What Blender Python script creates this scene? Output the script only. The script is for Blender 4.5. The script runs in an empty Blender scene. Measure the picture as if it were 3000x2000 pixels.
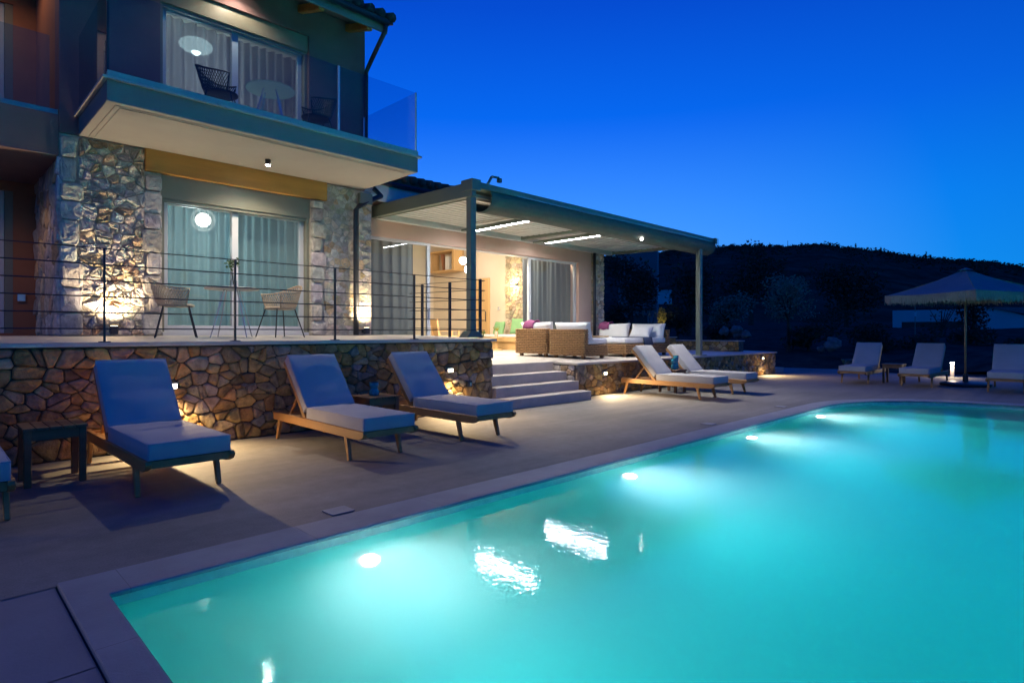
import bpy, bmesh, math, random
from mathutils import Vector, Matrix, noise
R=math.radians; PI=math.pi
random.seed(7)
sc=bpy.context.scene; COL=sc.collection
CAMH=1.3; F=1736.0; S2=math.sqrt(2)
# ------------------------------------------------------------------ materials
def nodes(name):
    m=bpy.data.materials.new(name); m.use_nodes=True
    nt=m.node_tree; nt.nodes.clear()
    out=nt.nodes.new('ShaderNodeOutputMaterial')
    return m,nt,out
def N(nt,t,**k):
    n=nt.nodes.new(t)
    for a,b in k.items():
        if a in n.inputs: n.inputs[a].default_value=b
        else: setattr(n,a,b)
    return n
def mat(name,col,rough=.6,var=.15,scale=4.,bump=0.,bscale=60.,metal=0.,spec=.5,attr=None,stretch=(1,1,1),trans=0.,detail=6.):
    m,nt,out=nodes(name); L=nt.links.new
    p=N(nt,'ShaderNodeBsdfPrincipled',Roughness=rough,Metallic=metal)
    p.inputs['Specular IOR Level'].default_value=spec
    tc=N(nt,'ShaderNodeTexCoord'); mp=N(nt,'ShaderNodeMapping'); mp.inputs['Scale'].default_value=stretch
    L(tc.outputs['Object'],mp.inputs['Vector'])
    nz=N(nt,'ShaderNodeTexNoise',Scale=scale,Detail=detail,Roughness=.6); L(mp.outputs[0],nz.inputs['Vector'])
    mr=N(nt,'ShaderNodeMapRange'); L(nz.outputs['Fac'],mr.inputs['Value'])
    mr.inputs['From Min'].default_value=.3; mr.inputs['From Max'].default_value=.7
    mr.inputs['To Min'].default_value=1-var; mr.inputs['To Max'].default_value=1+var
    mx=N(nt,'ShaderNodeMix',data_type='RGBA',blend_type='MULTIPLY'); mx.inputs[0].default_value=1
    if attr:
        at=N(nt,'ShaderNodeAttribute',attribute_name=attr); L(at.outputs['Color'],mx.inputs[6])
    else: mx.inputs[6].default_value=(*col,1)
    L(mr.outputs[0],mx.inputs[7]); L(mx.outputs[2],p.inputs['Base Color'])
    if bump>0:
        nb=N(nt,'ShaderNodeTexNoise',Scale=bscale,Detail=5.,Roughness=.65); L(mp.outputs[0],nb.inputs['Vector'])
        b=N(nt,'ShaderNodeBump',Strength=min(bump,1.),Distance=.02*max(1,bump)); L(nb.outputs['Fac'],b.inputs['Height']); L(b.outputs[0],p.inputs['Normal'])
    sh=p.outputs[0]
    if trans>0:
        tl=N(nt,'ShaderNodeBsdfTranslucent'); L(mx.outputs[2],tl.inputs['Color'])
        ms=N(nt,'ShaderNodeMixShader'); ms.inputs[0].default_value=trans; L(sh,ms.inputs[1]); L(tl.outputs[0],ms.inputs[2]); sh=ms.outputs[0]
    L(sh,out.inputs['Surface'])
    return m
def emit(name,col,st):
    m,nt,out=nodes(name); e=N(nt,'ShaderNodeEmission',Strength=st); e.inputs['Color'].default_value=(*col,1)
    nt.links.new(e.outputs[0],out.inputs['Surface']); return m
def glass(name,tint=(.92,.95,.95),k=1.0,rough=.0):
    m,nt,out=nodes(name); L=nt.links.new
    t=N(nt,'ShaderNodeBsdfTransparent'); t.inputs['Color'].default_value=(*tint,1)
    g=N(nt,'ShaderNodeBsdfGlossy',Roughness=rough)
    f=N(nt,'ShaderNodeFresnel',IOR=1.5); mu=N(nt,'ShaderNodeMath',operation='MULTIPLY'); mu.inputs[1].default_value=k
    geo=N(nt,'ShaderNodeNewGeometry'); inv=N(nt,'ShaderNodeMath',operation='SUBTRACT'); inv.inputs[0].default_value=1
    L(geo.outputs['Backfacing'],inv.inputs[1]); m2=N(nt,'ShaderNodeMath',operation='MULTIPLY')
    L(f.outputs[0],mu.inputs[0]); L(mu.outputs[0],m2.inputs[0]); L(inv.outputs[0],m2.inputs[1])
    ms=N(nt,'ShaderNodeMixShader'); L(m2.outputs[0],ms.inputs[0]); L(t.outputs[0],ms.inputs[1]); L(g.outputs[0],ms.inputs[2])
    L(ms.outputs[0],out.inputs['Surface']); return m
def curtain_mat(name,col,tr=.3):
    m,nt,out=nodes(name); L=nt.links.new
    d=N(nt,'ShaderNodeBsdfDiffuse'); d.inputs['Color'].default_value=(*col,1)
    l=N(nt,'ShaderNodeBsdfTranslucent'); l.inputs['Color'].default_value=(*col,1)
    t=N(nt,'ShaderNodeBsdfTransparent')
    a=N(nt,'ShaderNodeMixShader'); a.inputs[0].default_value=.55; L(d.outputs[0],a.inputs[1]); L(l.outputs[0],a.inputs[2])
    b=N(nt,'ShaderNodeMixShader'); b.inputs[0].default_value=tr; L(a.outputs[0],b.inputs[1]); L(t.outputs[0],b.inputs[2])
    L(b.outputs[0],out.inputs['Surface']); return m
def deck_mat():
    m,nt,out=nodes('deck_concrete'); L=nt.links.new
    p=N(nt,'ShaderNodeBsdfPrincipled',Roughness=.75)
    tc=N(nt,'ShaderNodeTexCoord')
    n1=N(nt,'ShaderNodeTexNoise',Scale=.7,Detail=5.); n2=N(nt,'ShaderNodeTexNoise',Scale=90.,Detail=4.,Roughness=.7); n3=N(nt,'ShaderNodeTexNoise',Scale=9.,Detail=6.)
    for n in (n1,n2,n3): L(tc.outputs['Object'],n.inputs['Vector'])
    r=N(nt,'ShaderNodeValToRGB'); L(n1.outputs['Fac'],r.inputs[0])
    r.color_ramp.elements[0].position=.3; r.color_ramp.elements[0].color=(.17,.158,.138,1)
    r.color_ramp.elements[1].position=.7; r.color_ramp.elements[1].color=(.245,.23,.203,1)
    def mul(a,b,lo,hi):
        mr=N(nt,'ShaderNodeMapRange'); mr.inputs['From Min'].default_value=.3; mr.inputs['From Max'].default_value=.7; mr.inputs['To Min'].default_value=lo; mr.inputs['To Max'].default_value=hi
        L(b,mr.inputs['Value']); x=N(nt,'ShaderNodeMix',data_type='RGBA',blend_type='MULTIPLY'); x.inputs[0].default_value=1; L(a,x.inputs[6]); L(mr.outputs[0],x.inputs[7]); return x.outputs[2]
    c=mul(r.outputs[0],n2.outputs['Fac'],.78,1.2); c=mul(c,n3.outputs['Fac'],.9,1.08)
    mp=N(nt,'ShaderNodeMapping'); mp.inputs['Scale'].default_value=(.10,3.2,1); L(tc.outputs['Object'],mp.inputs['Vector'])
    n4=N(nt,'ShaderNodeTexNoise',Scale=1.,Detail=3.,Roughness=.55); L(mp.outputs[0],n4.inputs['Vector']); c=mul(c,n4.outputs['Fac'],.84,1.12)
    L(c,p.inputs['Base Color'])
    b=N(nt,'ShaderNodeBump',Strength=.35,Distance=.004); L(n2.outputs['Fac'],b.inputs['Height']); L(b.outputs[0],p.inputs['Normal'])
    L(p.outputs[0],out.inputs['Surface']); return m
def water_mat():
    m,nt,out=nodes('pool_water'); L=nt.links.new
    tc=N(nt,'ShaderNodeTexCoord')
    n1=N(nt,'ShaderNodeTexNoise',Scale=22.,Detail=2.,Roughness=.6); n2=N(nt,'ShaderNodeTexNoise',Scale=3.,Detail=2.)
    L(tc.outputs['Object'],n1.inputs['Vector']); L(tc.outputs['Object'],n2.inputs['Vector'])
    b1=N(nt,'ShaderNodeBump',Strength=.06,Distance=.014); L(n1.outputs['Fac'],b1.inputs['Height'])
    b2=N(nt,'ShaderNodeBump',Strength=.012,Distance=.03); L(n2.outputs['Fac'],b2.inputs['Height']); L(b1.outputs[0],b2.inputs['Normal'])
    g=N(nt,'ShaderNodeBsdfGlossy',Roughness=.012); L(b2.outputs[0],g.inputs['Normal'])
    t=N(nt,'ShaderNodeBsdfRefraction',Roughness=.28,IOR=1.33); L(b2.outputs[0],t.inputs['Normal'])
    f=N(nt,'ShaderNodeFresnel',IOR=1.33)
    ms=N(nt,'ShaderNodeMixShader'); L(f.outputs[0],ms.inputs[0]); L(t.outputs[0],ms.inputs[1]); L(g.outputs[0],ms.inputs[2])
    L(ms.outputs[0],out.inputs['Surface'])
    sca=N(nt,'ShaderNodeVolumeScatter',Density=.36,Anisotropy=.0); sca.inputs['Color'].default_value=(.9,.97,1,1)
    ab=N(nt,'ShaderNodeVolumeAbsorption',Density=.72); ab.inputs['Color'].default_value=(.0,.972,.977,1)
    ad=N(nt,'ShaderNodeAddShader'); L(sca.outputs[0],ad.inputs[0]); L(ab.outputs[0],ad.inputs[1]); L(ad.outputs[0],out.inputs['Volume'])
    return m
M={}
M['deck']=deck_mat()
M['coping']=mat('coping_stone',(.29,.295,.30),.6,.12,3,.25,70)
def joints(m,step,wd,dark):
    # thin dark joints between coping slabs, every step metres along x and y
    nt=m.node_tree; L=nt.links.new; p=nt.nodes['Principled BSDF']; src=p.inputs['Base Color'].links[0].from_socket
    tc=N(nt,'ShaderNodeTexCoord'); sp=N(nt,'ShaderNodeSeparateXYZ'); L(tc.outputs['Object'],sp.inputs[0]); mxs=[]
    for ax,o_ in (('X',.25),('Y',.12)):
        a=N(nt,'ShaderNodeMath',operation='ADD'); a.inputs[1].default_value=o_+50; L(sp.outputs[ax],a.inputs[0])
        b=N(nt,'ShaderNodeMath',operation='MODULO'); b.inputs[1].default_value=step; L(a.outputs[0],b.inputs[0])
        c=N(nt,'ShaderNodeMath',operation='LESS_THAN'); c.inputs[1].default_value=wd; L(b.outputs[0],c.inputs[0]); mxs.append(c)
    x=N(nt,'ShaderNodeMath',operation='MAXIMUM'); L(mxs[0].outputs[0],x.inputs[0]); L(mxs[1].outputs[0],x.inputs[1])
    mm=N(nt,'ShaderNodeMix',data_type='RGBA'); L(x.outputs[0],mm.inputs[0]); L(src,mm.inputs[6]); mm.inputs[7].default_value=(*dark,1); L(mm.outputs[2],p.inputs['Base Color'])
joints(M['coping'],1.0,.004,(.2,.195,.195))
M['pave']=mat('paving_slab',(.27,.255,.25),.7,.10,2.5,.2,60)
M['terrace']=mat('terrace_tile',(.52,.47,.41),.45,.07,3,.08,40)
M['step']=mat('step_concrete',(.44,.39,.35),.65,.10,5,.2,60)
M['stone']=mat('rubble_stone',(.3,.25,.2),.85,.42,9,1.0,26,attr='Col',detail=8,spec=.2)
M['stone2']=mat('facade_stone',(.3,.25,.2),.9,.30,11,1.0,24,attr='Col',detail=8,spec=.15)
M['mortar_d']=mat('dark_mortar',(.12,.095,.068),.95,.4,12,.6,40)
M['mortar_l']=mat('pale_mortar',(.46,.41,.34),.95,.25,14,.8,50)
M['soffit']=mat('soffit_render',(.37,.335,.295),.8,.04,2,.06,80)
M['fascia']=mat('balcony_fascia',(.21,.215,.19),.6,.06,2,.05,60)
M['plaster']=mat('taupe_plaster',(.195,.118,.112),.85,.10,2,.25,90)
M['terra']=mat('terracotta_plaster',(.34,.145,.075),.85,.10,2,.25,90)
M['pink']=mat('salmon_plaster',(.60,.40,.31),.8,.05,2,.12,90)
M['white']=mat('white_aluminium',(.55,.56,.58),.35,.03,3)
M['olive']=mat('olive_aluminium',(.21,.205,.15),.4,.04,3)
M['anth']=mat('anthracite_metal',(.035,.04,.05),.4,.1,6,metal=.3)
M['pergm']=mat('pergola_aluminium',(.15,.18,.145),.38,.05,3)
M['louv']=mat('louvre_aluminium',(.58,.57,.53),.4,.05,4)
M['alu']=mat('bright_aluminium',(.75,.77,.8),.25,.03,5,metal=.7)
M['chan']=mat('glass_channel',(.33,.42,.40),.4,.04,5)
M['fabric_d']=mat('pergola_fabric',(.13,.145,.125),.85,.08,8,.2,160,trans=.12)
M['teak']=mat('teak',(.40,.20,.065),.5,.25,5,.15,30,stretch=(1,.12,1))
M['teak_d']=mat('dark_teak',(.20,.095,.04),.55,.25,5,.15,30,stretch=(.2,1,1))
M['oak']=mat('pale_oak',(.58,.36,.16),.5,.12,4,.1,30,stretch=(1,1,.15))
M['beam']=mat('timber_beam',(.50,.225,.04),.6,.22,5,.2,30,stretch=(.12,1,1))
M['cush']=mat('cushion_canvas',(.42,.42,.42),.9,.06,3,.25,220)
M['cushw']=mat('white_cushion',(.72,.71,.70),.9,.05,3,.2,200)
M['wick']=mat('wicker',(.36,.20,.085),.65,.3,25,.2,90)
M['wickc']=mat('wicker_core',(.07,.035,.015),.8,.2,20)
M['rope']=mat('sand_rope',(.46,.36,.24),.7,.12,30)
M['blackm']=mat('black_wire',(.02,.02,.024),.45,.1,8)
M['tabtop']=mat('table_top',(.55,.53,.46),.4,.05,6)
M['purple']=mat('purple_throw',(.24,.06,.16),.95,.12,20,.4,120)
M['navy']=mat('navy_towel',(.04,.06,.12),.95,.12,20,.4,120)
M['green']=mat('green_cushion',(.20,.38,.18),.9,.08,8,.2,150)
M['turq']=mat('turquoise_glass',(.03,.20,.26),.2,.3,20)
M['clay']=mat('roof_tile',(.26,.12,.07),.8,.3,8,.3,40)
M['roofd']=mat('roof_tile_dark',(.05,.045,.045),.8,.3,8,.3,40)
M['cream']=mat('cream_wall',(.66,.56,.44),.85,.03,2)
M['ceil']=mat('inner_ceiling',(.7,.66,.6),.85,.03,2)
M['umb']=mat('umbrella_canvas',(.26,.28,.30),.9,.06,3,.15,200,trans=.15)
M['fringe']=mat('umbrella_fringe',(.33,.28,.22),.95,.2,40)
M['bamboo']=mat('bamboo_pole',(.34,.24,.12),.5,.2,8)
M['soil']=mat('garden_soil',(.06,.064,.055),.95,.4,1.5,.6,12)
M['hill']=mat('hill_scrub',(.048,.056,.045),.95,.5,.12,1,2)
M['path']=mat('concrete_path',(.20,.21,.22),.8,.12,1,.2,40)
M['leaf']=mat('olive_leaf',(.20,.24,.18),.7,.4,3,trans=.2)
M['leafd']=mat('dark_leaf',(.045,.062,.045),.7,.4,3,trans=.2)
for k in ('soil','hill','leaf','leafd'): M[k].node_tree.nodes['Principled BSDF'].inputs['Specular IOR Level'].default_value=0
M['leafg']=mat('green_leaf',(.07,.13,.03),.6,.3,3,trans=.3)
M['leafy']=mat('yellow_leaf',(.30,.27,.05),.6,.3,6,trans=.3)
M['plume']=mat('grass_plume',(.30,.23,.17),.9,.2,10,trans=.3)
M['bark']=mat('bark',(.05,.04,.03),.9,.3,10,.6,20)
M['rock']=mat('limestone_rock',(.20,.18,.165),.95,.45,4,1.5,9)
M['farwall']=mat('white_house_wall',(.42,.43,.45),.9,.08,.6)
M['fardark']=mat('dark_house_wall',(.13,.135,.15),.9,.1,.6)
M['farwin']=mat('dark_window',(.006,.007,.010),.4,.05,2)
M['basin']=mat('pool_plaster',(.20,.70,.66),.6,.05,2,.05,30)
M['tile']=mat('pool_waterline_tile',(.58,.66,.58),.4,.12,12)
M['water']=water_mat()
M['pane']=glass('window_glass'); M['bal']=glass('balustrade_glass',(.74,.86,.92),1.0)
M['tabg']=None
M['vase']=glass('clear_vase',(.8,.85,.85),1.5)
M['tabg']=curtain_mat('table_glass',(.42,.58,.52),.45); M['cur_l']=curtain_mat('teal_sheer',(.29,.45,.49),.26); M['cur_u']=curtain_mat('grey_sheer',(.50,.48,.50),.28); M['cur_d']=curtain_mat('dark_curtain',(.13,.145,.165),.0)
M['led']=emit('led_diffuser',(.95,.96,1),150); M['warm']=emit('warm_lens',(1,.84,.55),9); M['hot']=emit('white_lens',(1,.93,.82),220)
M['spotl']=emit('spot_lens',(1,.95,.86),30); M['pool_l']=emit('pool_lens',(.95,1,1),2.5); M['pend']=emit('pendant_glow',(1,.95,.85),9); M['pendw']=emit('pendant_white',(1,.95,.86),14); M['scon']=emit('sconce_glow',(1,.83,.5),22)
M['pshade']=emit('paper_shade',(.95,1,.9),1.5)
# ------------------------------------------------------------------ mesh builder
class MB:
    def __init__(s): s.v=[]; s.f=[]; s.c=[]
    def add(s,vs,fs,col=None):
        o=len(s.v); s.v+= [tuple(q) for q in vs]; s.f+=[tuple(i+o for i in f) for f in fs]
        s.c+=[col or (1,1,1)]*len(vs); return s
    def box(s,x0,y0,z0,x1,y1,z1):
        return s.add([(x0,y0,z0),(x1,y0,z0),(x1,y1,z0),(x0,y1,z0),(x0,y0,z1),(x1,y0,z1),(x1,y1,z1),(x0,y1,z1)],
          [(0,3,2,1),(4,5,6,7),(0,1,5,4),(1,2,6,5),(2,3,7,6),(3,0,4,7)])
    def bar(s,a,b,w,h,up=(0,0,1),w2=None,h2=None):
        a=Vector(a);b=Vector(b);d=(b-a).normalized();u=Vector(up);x=d.cross(u)
        if x.length<1e-4: x=d.cross(Vector((0,1,0)))
        x.normalize();u=x.cross(d)
        w2=w if w2 is None else w2; h2=h if h2 is None else h2; vs=[]
        for p,ww,hh in ((a,w,h),(b,w2,h2)):
            for i,j in ((-1,-1),(1,-1),(1,1),(-1,1)): vs.append(p+x*(i*ww/2)+u*(j*hh/2))
        return s.add(vs,[(0,1,2,3)[::-1],(4,5,6,7),(0,1,5,4),(1,2,6,5),(2,3,7,6),(3,0,4,7)])
    def tube(s,pts,r,n=6,r2=None,cap=True):
        pts=[Vector(p) for p in pts]; vs=[];fs=[];m=len(pts)
        ref=Vector((0,0,1))
        for i,p in enumerate(pts):
            d=(pts[min(i+1,m-1)]-pts[max(i-1,0)]).normalized()
            rf=ref if abs(d.dot(ref))<.95 else Vector((0,1,0))
            x=d.cross(rf).normalized(); y=x.cross(d)
            rr=r if r2 is None else r+(r2-r)*i/(m-1)
            for k in range(n):
                a=2*PI*k/n; vs.append(p+x*(rr*math.cos(a))+y*(rr*math.sin(a)))
        for i in range(m-1):
            for k in range(n): fs.append((i*n+k,i*n+(k+1)%n,(i+1)*n+(k+1)%n,(i+1)*n+k))
        if cap: fs.append(tuple(range(n))[::-1]); fs.append(tuple((m-1)*n+k for k in range(n)))
        return s.add(vs,fs)
    def lathe(s,prof,c=(0,0,0),n=20):
        vs=[];fs=[]; m=len(prof)
        for r,z in prof:
            for k in range(n):
                a=2*PI*k/n; vs.append((c[0]+r*math.cos(a),c[1]+r*math.sin(a),c[2]+z))
        for i in range(m-1):
            for k in range(n): fs.append((i*n+k,i*n+(k+1)%n,(i+1)*n+(k+1)%n,(i+1)*n+k))
        fs.append(tuple(range(n))[::-1]); fs.append(tuple((m-1)*n+k for k in range(n)))
        return s.add(vs,fs)
    def prism(s,poly,a,b,axis='x'):
        # polygon given in the plane normal to axis, extruded a..b
        n=len(poly); P={'x':lambda t,p:(t,p[0],p[1]),'y':lambda t,p:(p[0],t,p[1]),'z':lambda t,p:(p[0],p[1],t)}[axis]
        vs=[P(a,p) for p in poly]+[P(b,p) for p in poly]
        return s.add(vs,[tuple(range(n))[::-1],tuple(range(n,2*n))]+[(i,(i+1)%n,n+(i+1)%n,n+i) for i in range(n)])
    def quad(s,*p): return s.add(p,[tuple(range(len(p)))])
    def grid(s,fn,nu,nv):
        vs=[fn(i/nu,j/nv) for j in range(nv+1) for i in range(nu+1)]
        return s.add(vs,[(j*(nu+1)+i,j*(nu+1)+i+1,(j+1)*(nu+1)+i+1,(j+1)*(nu+1)+i) for j in range(nv) for i in range(nu)])
    def sphere(s,c,r,nu=16,nv=10):
        rr=r if isinstance(r,tuple) else (r,r,r)
        vs=[(c[0],c[1],c[2]-rr[2])]; fs=[]
        for j in range(1,nv):
            t=-PI/2+PI*j/nv
            for i in range(nu): a=2*PI*i/nu; vs.append((c[0]+rr[0]*math.cos(t)*math.cos(a),c[1]+rr[1]*math.cos(t)*math.sin(a),c[2]+rr[2]*math.sin(t)))
        vs.append((c[0],c[1],c[2]+rr[2])); e=len(vs)-1
        for i in range(nu):
            fs.append((0,1+(i+1)%nu,1+i)); fs.append((e,1+(nv-2)*nu+i,1+(nv-2)*nu+(i+1)%nu))
        for j in range(nv-2):
            for i in range(nu): a=1+j*nu+i;b=1+j*nu+(i+1)%nu; fs.append((a,b,b+nu,a+nu))
        return s.add(vs,fs)
    def build(s,name,m,parent=None,smooth=False,bevel=0,seg=2,loc=None,col=False,tri=False,recalc=True):
        me=bpy.data.meshes.new(name); me.from_pydata(s.v,[],s.f); 
        bm=bmesh.new(); bm.from_mesh(me)
        if recalc: bmesh.ops.recalc_face_normals(bm,faces=bm.faces)
        if tri: bmesh.ops.triangulate(bm,faces=bm.faces)
        bm.to_mesh(me); bm.free()
        if col:
            ca=me.color_attributes.new('Col','FLOAT_COLOR','POINT')
            for i,c in enumerate(s.c): ca.data[i].color=(*c,1)
        if smooth:
            me.polygons.foreach_set('use_smooth',[True]*len(me.polygons))
        me.materials.append(M[m] if isinstance(m,str) else m)
        o=bpy.data.objects.new(name,me); COL.objects.link(o)
        if parent: o.parent=parent
        if loc: o.location=loc
        if bevel:
            b=o.modifiers.new('bevel','BEVEL'); b.width=bevel; b.segments=seg; b.limit_method='ANGLE'; b.harden_normals=False
        return o
def tag(o,label,cat,group=None):
    o['label']=label; o['category']=cat
    if group: o['group']=group
    return o
def thing(name,label,cat,loc=(0,0,0),rz=0,group=None):
    o=bpy.data.objects.new(name,None); COL.objects.link(o); o.location=loc; o.rotation_euler=(0,0,rz); o.empty_display_size=.2
    return tag(o,label,cat,group)
def struct(o): o['kind']='structure'; return o
def dup(o,parent=None,loc=None,rz=None,label=None):
    c=o.copy(); COL.objects.link(c)
    if parent: c.parent=parent
    if loc is not None: c.location=loc
    if rz is not None: c.rotation_euler=(0,0,rz)
    if label: c['label']=label
    for ch in list(o.children): dup(ch,c)
    return c
def lamp(kind,loc,energy,col,parent=None,target=None,size=.05,spot=90,blend=.6,name='bulb',sy=None):
    l=bpy.data.lights.new(name,kind); l.energy=energy; l.color=col
    if kind=='AREA':
        l.size=size
        if sy: l.shape='RECTANGLE'; l.size_y=sy
    else: l.shadow_soft_size=size
    if kind=='SPOT': l.spot_size=R(spot); l.spot_blend=blend
    o=bpy.data.objects.new(name,l); COL.objects.link(o); o.location=loc
    if target is not None: o.rotation_euler=(Vector(target)-Vector(loc)).to_track_quat('-Z','Y').to_euler()
    if parent: 
        o.parent=parent; o.matrix_parent_inverse=Matrix.Translation(parent.location).inverted() if parent.rotation_euler.z==0 else parent.matrix_basis.inverted()
    return o
# ------------------------------------------------------------------ stones
def clip(poly,nx,ny,d):
    out=[]
    for i in range(len(poly)):
        a=poly[i];b=poly[(i+1)%len(poly)]
        da=a[0]*nx+a[1]*ny-d; db=b[0]*nx+b[1]*ny-d
        if da<=0: out.append(a)
        if (da<0<db) or (db<0<da):
            t=da/(da-db); out.append((a[0]+(b[0]-a[0])*t,a[1]+(b[1]-a[1])*t))
    return out
def cells(w,h,size,asp,rnd,relax=1):
    W=w/asp; nx=max(1,round(W/size)); ny=max(1,round(h/size)); pts=[]
    for j in range(ny):
        for i in range(nx):
            pts.append(((i+.5+rnd.uniform(-.48,.48)+(.5 if j%2 else 0)*.6)*W/nx,(j+.5+rnd.uniform(-.45,.45))*h/ny))
    for q in range(int(nx*ny*(.3 if relax else .75))): pts.append((rnd.uniform(0,W),rnd.uniform(0,h)))
    pts=[(min(max(p[0],.02),W-.02),min(max(p[1],.02),h-.02)) for p in pts]
    for it in range(relax+1):
        polys=[]
        for i,p in enumerate(pts):
            poly=[(0,0),(W,0),(W,h),(0,h)]
            nb=sorted(((q[0]-p[0])**2+(q[1]-p[1])**2,k) for k,q in enumerate(pts) if k!=i and abs(q[0]-p[0])<4*size and abs(q[1]-p[1])<4*size)[:22]
            for dd,k in nb:
                q=pts[k]; nx_,ny_=q[0]-p[0],q[1]-p[1]
                poly=clip(poly,nx_,ny_,((q[0]**2+q[1]**2)-(p[0]**2+p[1]**2))/2)
                if len(poly)<3: break
            polys.append(poly)
        if it<relax: pts=[(sum(v[0] for v in po)/len(po),sum(v[1] for v in po)/len(po)) if len(po)>2 else p for po,p in zip(polys,pts)]
    return [[(x*asp,y) for x,y in po] for po in polys if len(po)>2]
def stones(mb,w,h,org,ux,uy,un,size,asp,gap,depth,pal,seed,rough=.0,chaikin=1,skip=None,relax=1):
    rnd=random.Random(seed); org,ux,uy,un=map(Vector,(org,ux,uy,un))
    for po in cells(w,h,size,asp,rnd,relax):
        A=sum(po[i][0]*po[(i+1)%len(po)][1]-po[(i+1)%len(po)][0]*po[i][1] for i in range(len(po)))/2
        if abs(A)<.0006: continue
        cx=sum(p[0] for p in po)/len(po); cy=sum(p[1] for p in po)/len(po)
        if skip and skip(cx,cy): continue
        q=[]
        n=len(po)
        for i in range(n):   # shrink edges
            r=math.hypot(po[i][0]-cx,po[i][1]-cy); k=max(.3,1-gap/max(r,.02)); q.append((cx+(po[i][0]-cx)*k,cy+(po[i][1]-cy)*k))
        for _ in range(chaikin):
            q2=[]
            for i in range(len(q)):
                a=q[i];b=q[(i+1)%len(q)]
                q2+=[(a[0]*.86+b[0]*.14,a[1]*.86+b[1]*.14),(a[0]*.14+b[0]*.86,a[1]*.14+b[1]*.86)]
            q=q2
        if len(q)>26: q=q[::2]
        m=len(q); dz=depth*rnd.uniform(.65,1.15); tx=rnd.uniform(-.12,.12); ty=rnd.uniform(-.12,.12)
        c=rnd.choice(pal); b=rnd.uniform(.72,1.25); col=tuple(min(.8,x*b*rnd.uniform(.94,1.06)) for x in c)
        vs=[];fs=[]
        rings=[(1.,-.03),(.985,dz*.5),(.92,dz*.82),(.78,dz*.95),(.58,dz*1.0),(.3,dz*.98)]
        so=rnd.uniform(0,100)
        for k,z in rings:
            for p in q:
                x=cx+(p[0]-cx)*k; y=cy+(p[1]-cy)*k
                nz=(noise.noise(Vector((x*9+so,y*9,so)))+.7*noise.noise(Vector((x*26+so,y*26,so))))*rough*(1 if k<1 else .2)+ (rnd.uniform(-1,1)*rough*.25 if k<.98 else 0)
                vs.append(org+ux*x+uy*y+un*(z+(tx*(x-cx)+ty*(y-cy))*(z>0)+nz*(z>0)))
        vs.append(org+ux*cx+uy*cy+un*(dz+noise.noise(Vector((cx*9+so,cy*9,so)))*rough))
        R_=len(rings)
        for r in range(R_-1):
            for i in range(m): fs.append((r*m+i,r*m+(i+1)%m,(r+1)*m+(i+1)%m,(r+1)*m+i))
        for i in range(m): fs.append(((R_-1)*m+i,(R_-1)*m+(i+1)%m,R_*m))
        mb.add(vs,fs,col)
PAL=[(.44,.28,.10),(.40,.26,.115),(.40,.29,.16),(.33,.25,.15),(.31,.27,.21),(.48,.32,.12),(.28,.185,.09),(.42,.32,.19),(.46,.26,.09)]
PALF=[(.60,.52,.41),(.55,.49,.41),(.52,.47,.42),(.62,.51,.36),(.54,.39,.24),(.54,.49,.44),(.48,.42,.35)]
PALG=[(.47,.43,.39),(.50,.46,.41),(.44,.41,.38)]
# ------------------------------------------------------------------ camera, world
cam=bpy.data.cameras.new('camera'); co=bpy.data.objects.new('camera',cam); COL.objects.link(co); sc.camera=co
co.location=(0,0,CAMH); co.rotation_euler=(R(90),0,R(-45)); cam.sensor_width=36; cam.lens=F/3000*36; cam.shift_y=-25/3000; cam.clip_start=.05; cam.clip_end=3000
w=bpy.data.worlds.new('World'); sc.world=w; w.use_nodes=True; nt=w.node_tree; nt.nodes.clear(); L=nt.links.new
tc=N(nt,'ShaderNodeTexCoord'); sp=N(nt,'ShaderNodeSeparateXYZ'); L(tc.outputs['Generated'],sp.inputs[0])
rp=N(nt,'ShaderNodeValToRGB'); cr=rp.color_ramp
stops=[(0,(.006,.34,.98)),(.09,(.004,.285,.96)),(.19,(.002,.235,.96)),(.32,(.001,.142,.87)),(.48,(.0008,.075,.66)),(.7,(.001,.045,.45)),(1,(.002,.04,.36))]
cr.elements[0].position=0; cr.elements[0].color=(*stops[0][1],1); cr.elements[1].position=1; cr.elements[1].color=(*stops[-1][1],1)
for p_,c_ in stops[1:-1]: e=cr.elements.new(p_); e.color=(*c_,1)
L(sp.outputs['Z'],rp.inputs[0])
dt=N(nt,'ShaderNodeVectorMath',operation='DOT_PRODUCT'); L(tc.outputs['Generated'],dt.inputs[0]); a_=R(44); dt.inputs[1].default_value=(math.cos(a_),math.sin(a_),0)
mr=N(nt,'ShaderNodeMapRange'); L(dt.outputs['Value'],mr.inputs['Value']); mr.inputs['From Min'].default_value=.55; mr.inputs['From Max'].default_value=1.; mr.inputs['To Min'].default_value=.66; mr.inputs['To Max'].default_value=1.10
mm=N(nt,'ShaderNodeMix',data_type='RGBA',blend_type='MULTIPLY'); mm.inputs[0].default_value=1; L(rp.outputs[0],mm.inputs[6]); L(mr.outputs[0],mm.inputs[7])
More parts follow.
